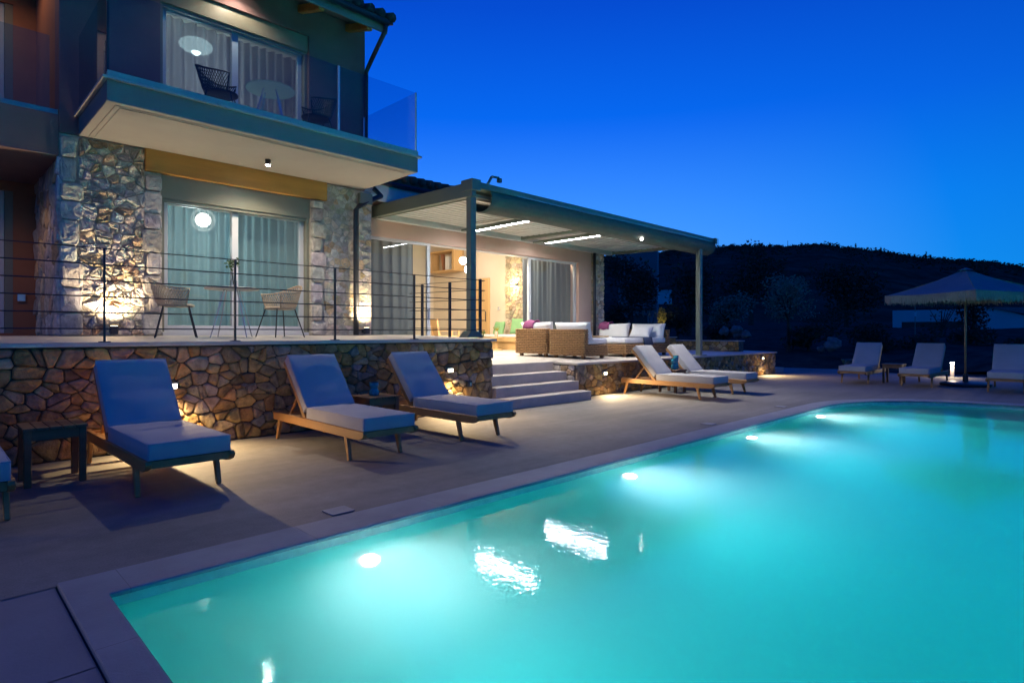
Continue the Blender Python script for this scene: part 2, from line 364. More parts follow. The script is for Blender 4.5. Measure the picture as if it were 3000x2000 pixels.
# pale after-glow low over the place where the sun went down
gl=N(nt,'ShaderNodeMapRange'); L(dt.outputs['Value'],gl.inputs['Value']); gl.inputs['From Min'].default_value=.80; gl.inputs['From Max'].default_value=1.; gl.inputs['To Max'].default_value=.10
gz=N(nt,'ShaderNodeMapRange'); L(sp.outputs['Z'],gz.inputs['Value']); gz.inputs['From Min'].default_value=.34; gz.inputs['From Max'].default_value=.08
gm=N(nt,'ShaderNodeMath',operation='MULTIPLY'); L(gl.outputs[0],gm.inputs[0]); L(gz.outputs[0],gm.inputs[1])
ga=N(nt,'ShaderNodeMix',data_type='RGBA',blend_type='ADD'); L(gm.outputs[0],ga.inputs[0]); L(mm.outputs[2],ga.inputs[6]); ga.inputs[7].default_value=(.9,.9,.8,1)
sky=N(nt,'ShaderNodeTexSky',sky_type='NISHITA'); sky.sun_disc=False; sky.sun_elevation=R(-3); sky.sun_rotation=R(38); sky.ozone_density=4
bg1=N(nt,'ShaderNodeBackground',Strength=1.0); L(ga.outputs[2],bg1.inputs['Color'])
bg2=N(nt,'ShaderNodeBackground',Strength=.05); L(sky.outputs[0],bg2.inputs['Color'])
ads=N(nt,'ShaderNodeAddShader'); L(bg1.outputs[0],ads.inputs[0]); L(bg2.outputs[0],ads.inputs[1])
wo=N(nt,'ShaderNodeOutputWorld'); L(ads.outputs[0],wo.inputs['Surface'])
sun=bpy.data.lights.new('sun','SUN'); sun.energy=.01; sun.angle=R(20); sun.color=(.6,.7,1); so_=bpy.data.objects.new('sun',sun); COL.objects.link(so_); so_.rotation_euler=(R(80),0,R(-38+180))
vs_=sc.view_settings; vs_.view_transform='Standard'; vs_.look='None'; vs_.exposure=0; vs_.gamma=1
cy=sc.cycles; cy.max_bounces=7; cy.diffuse_bounces=3; cy.glossy_bounces=4; cy.transparent_max_bounces=24; cy.volume_bounces=1; cy.transmission_bounces=4; cy.caustics_reflective=False; cy.caustics_refractive=True; cy.sample_clamp_indirect=25; cy.use_denoising=True
# ================================================================== POOL AND GROUND
def arc(cx,cy,r,a0,a1,n): return [(cx+r*math.cos(R(a0+(a1-a0)*i/n)),cy+r*math.sin(R(a0+(a1-a0)*i/n))) for i in range(n+1)]
YB=-5.0
inner=[(.66,YB),(.66,3.46)]+arc(11.35,1.06,2.4,90,0,16)+[(13.75,YB)]
outer=[(.50,YB),(.50,3.80)]+arc(11.35,1.06,2.74,90,0,16)+[(14.09,YB)]
mb=MB(); n=len(inner)
vs=[];fs=[]
for z,P in ((.02,outer),(.02,inner),(-.006,inner),(-.03,[(x,y) for x,y in outer])): vs+=[(x,y,z) for x,y in P]
for i in range(n-1):
    fs+=[(i,i+1,n+i+1,n+i),(n+i,n+i+1,2*n+i+1,2*n+i),(3*n+i,3*n+i+1,i+1,i),(2*n+i,2*n+i+1,3*n+i+1,3*n+i)]
mb.add(vs,fs); struct(mb.build('pool_coping','coping',bevel=.006,seg=1))
mb=MB(); mb.quad(*[(x,y,0) for x,y in [(-9,7.6),(-9,3.80),(.49,3.80)]+[(x+.004,y+.004) for x,y in outer[2:-1]]+[(14.095,YB),(22.3,YB),(22.3,7.6)]])
struct(mb.build('pool_deck','deck',tri=True))
mb=MB(); mb.quad((-9,2.79,-.004),(.49,2.79,-.004),(.49,3.95,-.004),(-9,3.95,-.004)); mb.quad((-9,YB,-.004),(.49,YB,-.004),(.49,2.782,-.004),(-9,2.782,-.004))
mb.quad((-9,2.775,-.016),(.49,2.775,-.016),(.49,2.80,-.016),(-9,2.80,-.016)); mb.quad((-9,YB,-.045),(.60,YB,-.045),(.60,4.2,-.045),(-9,4.2,-.045))
struct(mb.build('paving','pave'))
# basin: walls, floor, shallow steps at the far end
off=[(x-(.03 if x<1 else 0)+(.03 if x>13 else 0),y+.03) for x,y in inner]
for i in range(n):
    x,y=inner[i]
    if 1<x<13.7 and y>1.05: off[i]=(11.35+(x-11.35)*1.012,1.06+(y-1.06)*1.012) if x>11.36 else (x,y+.03)
mb=MB(); vs=[(x,y,z) for z in (-.004,-.075) for x,y in off]; mb.add(vs,[(i,i+1,n+i+1,n+i) for i in range(n-1)]); 
struct(mb.build('pool_waterline_band','tile'))
mb=MB(); vs=[(x,y,z) for z in (-.074,-1.45) for x,y in off]; mb.add(vs,[(i,i+1,n+i+1,n+i) for i in range(n-1)]); mb.quad(*[(x,y,-1.45) for x,y in off]); mb.quad((.6,YB,0-.05),(13.8,YB,-.05),(13.8,YB,-1.45),(.6,YB,-1.45))
for xe,z in ((12.45,-.50),(11.75,-.90)): mb.box(xe,YB+.01,-1.44,13.79,3.2 if xe>12 else 3.48,z)
struct(mb.build('pool_basin','basin',tri=True))
mb=MB(); P=[(x-(.03 if x<1 else 0)+(.03 if x>13 else 0),y+.04) for x,y in off]; m=len(P)
mb.add([(x,y,z) for z in (-.062,-1.55) for x,y in P],[tuple(range(m)),tuple(range(m,2*m))[::-1]]+[(i,(i+1)%m,m+(i+1)%m,m+i) for i in range(m)])
wat=struct(mb.build('pool_water','water',tri=True))
GP='underwater lamps along the pool wall'
for i,(x,lb) in enumerate([(2.08,'bright round underwater lamp nearest to the near pool corner'),(5.08,'second underwater lamp from the near corner of the pool wall'),(8.0,'third underwater lamp, glowing small beside the pool edge'),(10.75,'farthest underwater lamp, just before the rounded pool end')]):
    t=thing('pool_lamp',lb,'pool lamp',(x,3.47,-.40),0,GP)
    b=MB(); b.tube([(0,.015,0),(0,-.02,0)],.08,24); b.build('bezel','white',t)
    b=MB(); b.tube([(0,-.018,0),(0,-.03,0)],.06,24); b.build('lens','pool_l',t)
    lamp('SPOT',(x,3.39,-.38),320,(1,1,1),t,(x+.1,0,.45),.03,165,1.0,'pool_bulb')
    
for x,lb in ((2.2,'added underwater lamp in the unseen pool wall, nearest the corner'),(6.0,'added underwater lamp in the unseen pool wall, in its middle'),(10.0,'added underwater lamp in the unseen pool wall, farthest along')):  # three lamps added on the unseen wall to even out the water's light
    t=thing('pool_lamp',lb,'pool lamp',(x,YB+.02,-.5),0,GP)
    b=MB(); b.tube([(0,-.015,0),(0,.02,0)],.10,20); b.build('bezel','white',t); b=MB(); b.tube([(0,.018,0),(0,.03,0)],.075,20); b.build('lens','pool_l',t)
    lamp('SPOT',(x,YB+.12,-.5),1600,(.9,1,1),t,(x,2,-.5),.05,172,.5,'pool_bulb')
for u,(x,y,lb) in enumerate([(2.16,3.95,'white skimmer lid on the deck nearest the camera'),(7.95,3.99,'white skimmer lid beside the coping opposite the stairs'),(10.7,4.02,'small skimmer lid near the rounded pool end')]):
    b=MB(); b.box(-.09,-.08,0,.09,.08,.006); o=b.build('skimmer_lid','coping',loc=(x,y,.004)); tag(o,lb,'lid','skimmer lids by the pool')
# ground with the pool left free, garden, path
mb=MB()
for x0,y0,x1,y1 in ((-400,7.5,22.3,600),(22.3,-400,600,600),(-400,-400,22.3,YB),(-400,YB,-9,7.5)): mb.quad((x0,y0,-.05),(x1,y0,-.05),(x1,y1,-.05),(x0,y1,-.05))
struct(mb.build('ground','soil'))
mb=MB(); mb.quad((19.5,7.62,-.02),(22.32,6.4,-.02),(24.6,6.7,-.02),(27.6,7.9,.0),(35.8,13.2,.02),(30,14,.02),(19.5,11,-.02)); struct(mb.build('garden_path','path',tri=True))
def gz_(x,y):
    d=(x+y)/S2; return max(0,(d-26))*.035
def gt(u,v):
    # garden slope beyond the deck
    a=R(-38+115*u); r=24.5+75*v**1.5; x=r*math.cos(a); y=r*math.sin(a)
    return (x,y,-.06+ .9*min(1,v*6)*.35 + 2.6*v + .25*noise.noise(Vector((x*.25,y*.25,0))))
mb=MB(); mb.grid(gt,90,36); struct(mb.build('garden_slope','soil',smooth=True))
# hill on the horizon
SIL=[(600,760),(1300,762),(1700,760),(1780,755),(1850,748),(1930,742),(2000,730),(2090,725),(2200,721),(2300,723),(2426,718),(2490,728),(2537,732),(2644,747),(2690,757),(2817,764),(2912,771),(3000,785),(3300,800),(4200,830)]
def sil(u):
    for (a,b),(c,d) in zip(SIL,SIL[1:]):
        if a<=u<=c: return b+(d-b)*(u-a)/(c-a)
    return 800
def hl(s,t):
    u=600+3600*s; k=(u-1500)/F; D=330-235*(1-t)**1.0 if t<1 else 330
    D=95+235*t
    zt=CAMH+(975-sil(u))*330/F
    z=2+ (zt-2)*(t**.85)
    x=(1+k)/S2*D; y=(1-k)/S2*D
    nz=noise.noise(Vector((x*.12,y*.12,3)))*2.0+noise.noise(Vector((x*.45,y*.45,7)))*1.1
    return (x,y,z+nz*(.25+.75*t)*.8)
mb=MB(); mb.grid(hl,420,40); 
mb.grid(lambda s,t:(lambda p:(p[0]*(1+.35*t),p[1]*(1+.35*t),p[2]*(1-t)-3*t))(hl(s,1)),420,6)
struct(mb.build('hill','hill',smooth=True))
def leaves(mb,c,r,n,size,rnd,hollow=.35,flat=.6):
    for _ in range(n):
        while 1:
            p=Vector((rnd.uniform(-1,1),rnd.uniform(-1,1),rnd.uniform(-1,1)))
            if hollow<p.length<1: break
        q=Vector((c[0]+p.x*r[0],c[1]+p.y*r[1],c[2]+p.z*r[2]))
        a=Vector((rnd.gauss(0,1),rnd.gauss(0,1),rnd.gauss(0,flat))).normalized(); b=a.cross(Vector((rnd.gauss(0,1),rnd.gauss(0,1),rnd.gauss(0,1)))).normalized()
        s=size*rnd.uniform(.6,1.3); a*=s; b*=s*.45
        mb.add([q-a,q+b,q+a,q-b],[(0,1,2,3)])
rnd=random.Random(5)
mb=MB()
for k in range(5200):
    s=rnd.uniform(.1,.95); t=1-abs(rnd.gauss(0,.2)); t=max(.1,min(1,t)); p=hl(s,t); h=rnd.uniform(.35,1.0)*(.8 if t>.9 else 1.5)
    leaves(mb,(p[0],p[1],p[2]+h*.5),(h*1.2,h*1.2,h),7,h*.6,rnd,.1)
o=mb.build('hillside_scrub','hill',recalc=False); o['kind']='stuff'; tag(o,'dark scrub and low trees covering the distant hill','scrub'); 
def at(u,v,d): k=(u-1500)/F; return Vector(((1+k)/S2*d,(1-k)/S2*d,CAMH+(975-v)*d/F))
for u,vt,vb,wd in ((2507,713,732,5),(2566,727,744,5),(2580,724,744,6),(2591,727,746,5),(2679,744,760,6),(2713,739,762,7)):
    b=MB(); p=at(u,vb,320); h=(vb-vt)*320/F; r=wd*.5*320/F; leaves(b,(0,0,h*.5),(r,r,h*.62),90,r*.7,rnd,.0)
    o=b.build('cypress_tree','hill',loc=p,recalc=False); tag(o,{2507:'lone slim cypress on the hill crest left of the cypress trio',2566:'leftmost tree of the close cypress trio on the hill crest',2580:'tallest middle tree of the cypress trio on the hill crest',2591:'rightmost tree of the cypress trio on the hill crest',2679:'small cypress on the hill crest left of the tallest spire',2713:'tall pointed cypress on the hill crest above the umbrella'}[u],'tree','cypresses on the hill crest')
for u,vt,lb in ((2104,700,'thin mast on the hill just right of the pergola end'),(2308,705,'thin mast on the hill crest above the olive tree')):
    b=MB(); p=at(u,728,318); h=(728-vt)*318/F; b.tube([(0,0,-1),(0,0,h)],.13,5); tag(b.build('mast','farwin',loc=p),lb,'mast','masts on the hill')
# ================================================================== TERRACES, WALLS, STEPS
def sl(y,z0=1.2): return z0+(y-7.44)*.024
mb=MB(); 
def slab(mb,x0,x1,y0,y1,zf,th=.045):
    a=zf(y0);b=zf(y1)
    mb.add([(x0,y0,a-th),(x1,y0,a-th),(x1,y1,b-th),(x0,y1,b-th),(x0,y0,a),(x1,y0,a),(x1,y1,b),(x0,y1,b)],[(0,3,2,1),(4,5,6,7),(0,1,5,4),(1,2,6,5),(2,3,7,6),(3,0,4,7)])
slab(mb,-6,7.05,7.42,9.9,sl); slab(mb,-6,1.3,9.9,12,lambda y:1.258); slab(mb,6.0,7.05,9.9,10.64,lambda y:1.258)
struct(mb.build('upper_terrace_floor','terrace',bevel=.004,seg=1))
zl=lambda y:.70+(y-7.42)*.016
mb=MB(); slab(mb,9.26,19.45,7.42,8.05,zl); slab(mb,7.0,19.45,8.06,10.64,zl); slab(mb,14.5,19.45,10.64,12.5,zl)
struct(mb.build('lower_terrace_floor','terrace',bevel=.004,seg=1))
t=thing('retaining_wall','tall rubble stone retaining wall behind the blue loungers','wall',(0,7.5,0))
b=MB(); b.box(-6,.0,0,6.99,.38,1.155); b.box(6.6,.38,0,6.99,3.1,1.155); b.build('wall_core','mortar_d',t)
b=MB(); stones(b,9.2,1.13,(-2.2,0,.01),(1,0,0),(0,0,1),(0,-1,0),.165,1.3,.0045,.045,PAL,11,.016,relax=0); b.build('stone_face','stone',t,smooth=True,col=True,recalc=False)
t=thing('retaining_wall','low rubble stone retaining wall under the sofa terrace, right of the steps','wall',(0,7.5,0))
b=MB(); b.box(9.30,0,0,19.42,.5,.654); b.box(9.30,.5,0,9.7,.9,.654); b.build('wall_core','mortar_d',t)
b=MB(); stones(b,10.12,.645,(9.30,0,.005),(1,0,0),(0,0,1),(0,-1,0),.155,1.3,.0045,.04,PAL,12,.016,relax=0)
stones(b,.85,.645,(9.30,.87,.005),(0,-1,0),(0,0,1),(-1,0,0),.155,1.3,.010,.03,PALF,13,.012); b.build('stone_face','stone',t,smooth=True,col=True,recalc=False)
t=thing('garden_steps','four pale concrete steps from the deck up to the sofa terrace','steps',(7.0,7.08,0))
for i,(y,z) in enumerate(((0,.175),(.31,.35),(.62,.525),(.975,.695))):
    b=MB(); b.box(.003,y,0 if i==0 else .001+.175*i-.0,2.27,1.3,z); b.build('step','step',t,bevel=.006,seg=1)
# railing
t=thing('cable_railing','dark metal railing with five thin bars along the upper terrace','railing',(0,7.52,1.2))
for x in (-1.35,-.02,1.39,2.73,4.06,5.39):
    b=MB(); b.box(x-.008,-.02,0,x+.008,.02,1.0); b.box(x-.05,-.04,0,x+.05,.04,.01); b.build('post','anth',t)
for x,y in ((6.86,.12),(6.86,.95),(6.86,1.79)):
    b=MB(); b.box(x-.02,y-.02,.02,x+.02,y+.02,1.03); b.build('post','anth',t)
for k in range(6):
    z=.145+.17*k; b=MB(); r=.0075 if k<5 else .006; b.tube([(-2.0,.0,z),(6.86,.0,z),(6.86,.12,z)],r,6); b.tube([(6.86,.12,z+.02),(6.86,2.2,z+.05)],r,6); b.build('rail_bar','anth',t)
# ================================================================== HOUSE
H=thing('house','two storey villa with stone facade, glass balcony and lit windows','house',(3.6,9.8,0))
def hp(mb,name,m,parent=H,**k):
    # parts are written in world coordinates
    if parent is H: o=mb.build(name,m,H,loc=(-3.6,-9.8,0),**k)
    else: o=mb.build(name,m,parent,**k)
    return o
# lower facade
b=MB(); b.box(1.31,9.82,1.2,2.52,10.2,3.96); b.box(1.31,10.2,1.2,1.6,12.0,3.96); hp(b,'wall','mortar_l')
b=MB(); b.box(4.84,9.82,1.2,6.05,10.2,3.96); b.box(5.75,10.2,1.2,6.05,16,3.96); hp(b,'wall','mortar_l')
def facing(x0,x1,z0,z1,seed,y=9.82,ax=None,dep=.035,ru=.034,gap=.007,size=.145):
    b=MB(); 
    if ax is None: stones(b,x1-x0,z1-z0,(x0,y,z0),(1,0,0),(0,0,1),(0,-1,0),size,1.2,gap,dep,PALF,seed,ru,relax=0)
    else: stones(b,x1-x0,z1-z0,(ax,x1,z0),(0,-1,0),(0,0,1),(-1,0,0),size,1.1,gap,dep,PALF,seed,ru)
    return hp(b,'stone_facing','stone2',smooth=False,col=True,recalc=False)
def quoins(x0,x1,z0,z1,seed,flip=1):
    rn=random.Random(seed); b=MB(); z=z0
    while z<z1-.12:
        h=rn.uniform(.22,.36); h=min(h,z1-z); wd=rn.uniform(.6,1.0)*(x1-x0)
        xs=(x0,x0+wd) if flip>0 else (x1-wd,x1)
        c=rn.choice(PALG); 
        stones(b,xs[1]-xs[0],h,(xs[0],9.81,z),(1,0,0),(0,0,1),(0,-1,0),5,1,.006,.055,[c],rn.randint(0,999),.016,1); z+=h
    hp(b,'quoin_stones','stone2',col=True,recalc=False)
facing(1.52,2.30,1.26,3.95,21); quoins(1.31,1.60,1.26,3.95,5); quoins(2.24,2.52,1.26,3.62,6,-1)
facing(5.08,6.05,1.26,3.95,22,dep=.008,ru=.010,gap=.005); quoins(4.84,5.14,1.26,3.62,8); 
facing(9.8,12.0,1.26,3.66,23,ax=1.315,dep=.03,ru=.012,size=.3)
b=MB(); b.box(2.30,9.76,3.64,5.12,9.98,3.962); hp(b,'timber_lintel','beam',bevel=.008)
def window(name,x0,x1,z0,z1,ztop,y,mid,parent=H):
    b=MB(); b.box(x0,y+.03,z1,x1,y+.28,ztop); b.box(x0,y+.06,z1-.05,x1,y+.10,z1+.03); f=hp(b,name,'olive',parent)   # shutter box carries the window
    for q0,q1 in ((x0,x0+.05),(x1-.05,x1)): b=MB(); b.box(q0,y+.05,z0,q1,y+.33,z1); b.build('jamb','olive',f)
    b=MB(); w=.075
    b.box(x0+.05,y+.16,z0,x0+.05+w,y+.24,z1); b.box(x1-.05-w,y+.16,z0,x1-.05,y+.24,z1)
    b.box(x0+.05+w,y+.16,z0,x1-.05-w,y+.24,z0+.10); b.box(x0+.05+w,y+.162,z1-.06,x1-.05-w,y+.238,z1); b.box(mid-.05,y+.15,z0+.10,mid+.05,y+.235,z1-.06)
    b.box(x0+.02,y+.02,z0-.055,x1-.02,y+.40,z0-.003)
    b.build('frame','white',f,bevel=.004,seg=1)
    for a,c,yy in ((x0+.05+w,mid-.05,.21),(mid+.05,x1-.05-w,.185)):
        q=MB(); q.box(a,y+yy,z0+.10,c,y+yy+.008,z1-.06); q.build('pane','pane',f)
    return f
f=window('window',2.52,4.84,1.315,3.30,3.64,9.82,3.62)
f=window('window',2.50,4.80,4.33,6.20,6.47,9.82,3.62)
# upper storey
b=MB(); b.box(1.31,9.80,3.966,2.50,10.15,7.0); b.box(4.80,9.80,3.966,5.90,10.15,7.0); b.box(2.50,9.80,3.966,4.80,10.15,4.27); b.box(2.50,9.80,6.47,4.80,10.15,7.0)
b.box(5.6,10.15,3.966,5.90,16,7.0); hp(b,'wall','plaster')
b=MB(); b.box(1.31,10.15,3.966,1.55,12,7.2); b.box(-5,12,1.2,.85-1.9,12.2,7.2); b.box(1.03,12,1.2,1.6,12.2,7.2); b.box(-1.05,12,3.499,1.03,12.2,4.329); b.box(-1.05,12,6.399,1.03,12.2,7.2); b.box(-1.05,12,1.2,1.03,12.2,1.299); hp(b,'wall','terra')
b=MB(); b.box(-5,9.80,3.65,1.305,12,4.19); hp(b,'floor_slab','plaster')
b=MB(); b.box(-5,9.86,4.19,1.305,9.92,4.27); g=hp(b,'balustrade_channel','chan')
b=MB(); b.box(-5,9.885,4.27,1.22,9.90,5.24); b.build('glass_panel','bal',g)
for z0,z1 in ((1.30,3.5),(4.33,6.4)):
    b=MB(); b.box(.93,12.02,z0,1.03,12.1,z1+.12); b.box(-1,12.02,z1,.93,12.1,z1+.12); hp(b,'window_trim','olive')
    b=MB(); b.box(.80,12.06,z0,.925,12.12,z1); b.box(-1,12.06,z0,.8,12.12,z0+.1); b.box(-1,12.06,z1-.1,.8,12.12,z1); f=hp(b,'window_frame','white')
    b=MB(); b.box(-1,12.09,z0+.1,.8,12.098,z1-.1); b.build('pane','pane',f)
# balcony
BX0,BX1,BY=1.52,5.86,8.08
b=MB(); b.box(BX0,BY,3.972,BX1,9.795,4.208); bal=hp(b,'balcony','fascia')
b=MB(); b.box(BX0+.004,BY+.004,3.964,BX1-.004,9.79,3.971); 
b.build('soffit','soffit',bal)
b=MB()
for d_,w_ in ((.10,.018),(.16,.008)):
    b.box(BX0+d_,BY+d_,3.955,BX1-d_,BY+d_+w_,3.9635); b.box(BX0+d_,BY+d_+w_,3.955,BX0+d_+w_,9.79,3.9635)
b.build('soffit_trim','soffit',bal)
b=MB(); b.box(BX0-.05,BY-.05,4.208,BX1+.05,9.795,4.235); b.build('edge_slab','terrace',bal)
b=MB(); b.box(BX0,BY-.015,4.235,BX1,BY+.06,4.312); b.box(BX1-.07,BY+.06,4.235,BX1,9.79,4.312); ch=b.build('balustrade_channel','chan',bal)
for x0,x1 in ((BX0+.02,4.42),(4.45,BX1-.02)):
    b=MB(); b.box(x0,BY+.012,4.312,x1,BY+.026,5.285); b.build('glass_panel','bal',bal)
b=MB(); b.box(BX1-.035,BY+.03,4.312,BX1-.021,9.78,5.285); b.build('glass_panel','bal',bal)
b=MB(); b.box(BX0+.0,BY+.03,4.236,BX0+.014,9.78,5.285); b.build('glass_panel','bal',bal)
for x,y in ((BX0+.01,BY+.02),(4.435,BY+.02),(BX1-.02,BY+.02),(BX1-.028,9.72)):
    b=MB(); b.box(x-.012,y-.012,4.30,x+.012,y+.012,5.29); b.build('glass_post','alu' if x!=BX0+.01 else 'anth',bal)
# main roof
def zr(y): return 6.78+(y-9.0)*.36
b=MB(); b.prism([(8.98,6.86),(16,zr(16)+.08),(16,zr(16)+.0),(8.98,6.78)],-.5,5.98,'x'); rf=hp(b,'roof','clay')
b=MB()
x=5.93
while x>-.4:
    b.tube([(x,8.93,6.885),(x,12.5,zr(12.5)+.10),(x,16,zr(16)+.11)],.085,8); x-=.215
b.build('roof_tiles','roofd',rf,smooth=True)
b=MB(); b.box(-.5,9.0,6.60,5.87,9.03,6.775); hp(b,'fascia_board','fascia')
b=MB(); b.prism([(9.03,6.74),(9.80,6.98),(9.80,7.05),(9.03,6.77)],-.5,5.88,'x'); hp(b,'eave_soffit','plaster')
for x in (1.0,1.9,2.8,3.7,4.65,5.55):
    b=MB(); b.bar((x,9.04,6.63),(x,9.9,6.90),.11,.13); hp(b,'rafter','beam',bevel=.02)
b=MB(); b.tube([(-.5,8.93,6.75),(5.85,8.93,6.75)],.055,10); b.tube([(5.80,8.93,6.75),(5.80,8.95,6.62),(5.86,9.5,6.3),(5.88,9.72,6.15),(5.88,9.74,4.24)],.04,10); hp(b,'gutter','anth',smooth=True)
b=MB(); b.quad((-5,13.2,1),(1.9,13.2,1),(1.9,13.2,7.2),(-5,13.2,7.2)); b.quad((-5,12.2,1.27),(1.9,12.2,1.27),(1.9,13.2,1.27),(-5,13.2,1.27)); hp(b,'interior_wall','ceil',recalc=False)
# lower room and upper room interiors
for z0,z1 in ((1.24,3.93),(4.25,6.75)):
    b=MB(); b.quad((1.62,10.19,z0),(5.74,10.19,z0),(5.74,14,z0),(1.62,14,z0)); b.quad((1.62,10.19,z1),(5.74,10.19,z1),(5.74,14,z1),(1.62,14,z1)); b.quad((1.62,14,z0),(5.74,14,z0),(5.74,14,z1),(1.62,14,z1)); b.quad((1.62,10.19,z0),(1.62,14,z0),(1.62,14,z1),(1.62,10.19,z1)); b.quad((5.74,10.19,z0),(5.74,14,z0),(5.74,14,z1),(5.74,10.19,z1)); hp(b,'interior_wall','ceil',recalc=False)
# wing with the lounge
b=MB(); b.box(6.05,10.65,3.31,13.95,10.95,4.45); b.box(13.35,10.65,.70,13.95,10.95,3.31); b.box(6.05,10.65,.70,6.28,10.95,3.31); hp(b,'wall','pink')
b=MB(); b.box(13.90,10.60,3.8,14.5,11.0,4.45); b.box(14.08,10.63,.70,14.48,11.0,3.8); b.box(14.2,11.0,.6,14.48,18.6,4.45); hp(b,'wall','mortar_l')
b=MB(); stones(b,.42,2.95,(14.07,10.62,.73),(1,0,0),(0,0,1),(0,-1,0),.13,1.1,.007,.045,PALF,31,.02); stones(b,.38,2.95,(14.06,11.0,.73),(0,-1,0),(0,0,1),(-1,0,0),.13,1.1,.007,.03,PALF,32,.02)
hp(b,'stone_facing','stone2',col=True,recalc=False)
b=MB(); b.tube([(14.0,10.58,3.75),(14.0,10.58,.76)],.045,10); hp(b,'downpipe','anth',smooth=True)
def zw(y): return 4.36+(y-10.1)*.24
b=MB(); b.prism([(10.08,4.40),(19,zw(19)+.05),(19,zw(19)-.05),(10.08,4.30)],6.06,14.75,'x'); rf=hp(b,'roof','clay')
b=MB(); x=6.12
while x<14.8:
    b.tube([(x,10.02,4.42),(x,13,zw(13)+.06),(x,19,zw(19)+.07)],.085,8); x+=.215
b.build('roof_tiles','clay',rf,smooth=True)
b=MB(); b.box(6.06,10.10,3.90,14.75,10.13,4.22); hp(b,'fascia_board','ceil'); b=MB(); b.tube([(6.06,10.05,4.26),(14.75,10.05,4.26)],.05,8); hp(b,'gutter','anth')
b=MB(); b.prism([(10.13,4.18),(10.65,4.18),(10.65,4.22),(10.13,4.22)],6.06,14.75,'x'); hp(b,'eave_soffit','ceil')
b=MB(); b.tube([(6.25,10.05,4.2),(6.25,10.02,4.08),(6.2,9.72,3.9),(5.72,9.70,3.63),(5.66,9.70,3.55),(5.66,9.70,1.26)],.05,10); hp(b,'downpipe','anth',smooth=True)
b=MB(); b.box(5.72,9.66,3.68,5.98,9.75,3.88); hp(b,'vent_box','pergm',bevel=.006)
# lounge interior
b=MB(); b.quad((6.06,10.66,.755),(14.1,10.66,.755),(14.1,18.4,.755),(6.06,18.4,.755)); hp(b,'interior_floor','terrace',recalc=False)
b=MB(); b.quad((6.06,18.4,.75),(14.1,18.4,.75),(14.1,18.4,5),(6.06,18.4,5)); b.quad((14.1,10.95,.75),(14.1,18.4,.75),(14.1,18.4,5),(14.1,10.95,5)); b.quad((6.06,10.95,.75),(6.06,18.4,.75),(6.06,18.4,5),(6.06,10.95,5)); hp(b,'interior_wall','cream',recalc=False)
b=MB(); b.quad((6.06,10.95,4.3),(14.1,10.95,4.3),(14.1,18.4,5),(6.06,18.4,5)); hp(b,'interior_ceiling','ceil',recalc=False)
b=MB(); stones(b,1.15,3.7,(14.09,14.40,.76),(0,-1,0),(0,0,1),(-1,0,0),.16,1.2,.006,.03,[(.5,.40,.26),(.46,.38,.28),(.42,.35,.27)],41,.012); hp(b,'stone_facing','stone2',col=True,recalc=False)
b=MB(); b.box(14.03,15.18,.76,14.09,16.0,3.22); d_=hp(b,'door','oak',bevel=.01); q=MB(); q.tube([(13.99,15.30,2.05),(13.98,15.30,1.9),(13.99,15.30,1.7)],.015,6); q.build('handle','anth',d_)
b=MB(); b.box(14.06,14.69,2.08,14.095,14.77,2.2); hp(b,'light_switch','alu')
# sliding doors (left leaf, right leaf) and white track
def leaf(x0,x1,y,z1=3.285):
    b=MB(); w=.09
    b.box(x0,y,.76,x0+w,y+.06,z1); b.box(x1-w,y,.76,x1,y+.06,z1); b.box(x0+w,y,.76,x1-w,y+.06,.86); b.box(x0+w,y+.001,z1-.035,x1-w,y+.059,z1); f=hp(b,'sliding_door','white',bevel=.004,seg=1)
    q=MB(); q.box(x0+w,y+.025,.86,x1-w,y+.033,z1-.035); q.build('pane','pane',f)
    q=MB(); xx=x1-.05 if x0<8 else x0+.05; q.box(xx-.012,y-.03,1.6,xx+.012,y-.001,1.85); q.build('handle','alu',f)
leaf(6.28,8.14,10.74); leaf(11.36,13.35,10.74)
b=MB(); b.box(6.28,10.72,3.287,13.35,10.93,3.308); hp(b,'door_track','white')
# curtains
def curtain(x0,x1,y,z0,z1,m,lb,seed,per=.15,amp=.045):
    rn=random.Random(seed); ph=rn.uniform(0,6); n_=int((x1-x0)/.012)
    def fn(s,t):
        x=x0+(x1-x0)*s; 
        return (x,y+amp*math.sin(2*PI*x/per+ph+1.3*math.sin(x*3.1))*(.75+.25*t)+.02*math.sin(x*23+t*2),z0+(z1-z0)*t)
    b=MB(); b.grid(fn,n_,6); o=b.build('curtain',m,smooth=True); tag(o,lb,'curtain','curtains behind the glass'); return o
curtain(2.3,3.66,10.32,1.33,3.34,'cur_l','teal sheer curtain behind the left pane of the lower window',1)
curtain(3.60,5.3,10.36,1.33,3.34,'cur_l','teal sheer curtain behind the right pane of the lower window',2)
curtain(2.3,3.66,10.32,4.30,6.24,'cur_u','grey sheer curtain behind the left pane of the balcony window',3)
curtain(3.60,5.3,10.36,4.30,6.24,'cur_u','grey sheer curtain behind the right pane of the balcony window',4)
curtain(6.36,7.88,11.05,.78,3.3,'cur_d','dark grey curtain behind the left sliding glass door of the lounge',5,.2,.022)
curtain(11.44,13.93,11.05,.78,3.3,'cur_d','dark grey curtain behind the right sliding glass door of the lounge',6,.2,.022)
curtain(-1,.8,12.25,1.3,3.5,'cur_u','pale curtain behind the cropped ground floor window at the left edge',7)
curtain(-1,.8,12.25,4.3,6.5,'cur_u','pale curtain behind the cropped upper window at the left edge',8)
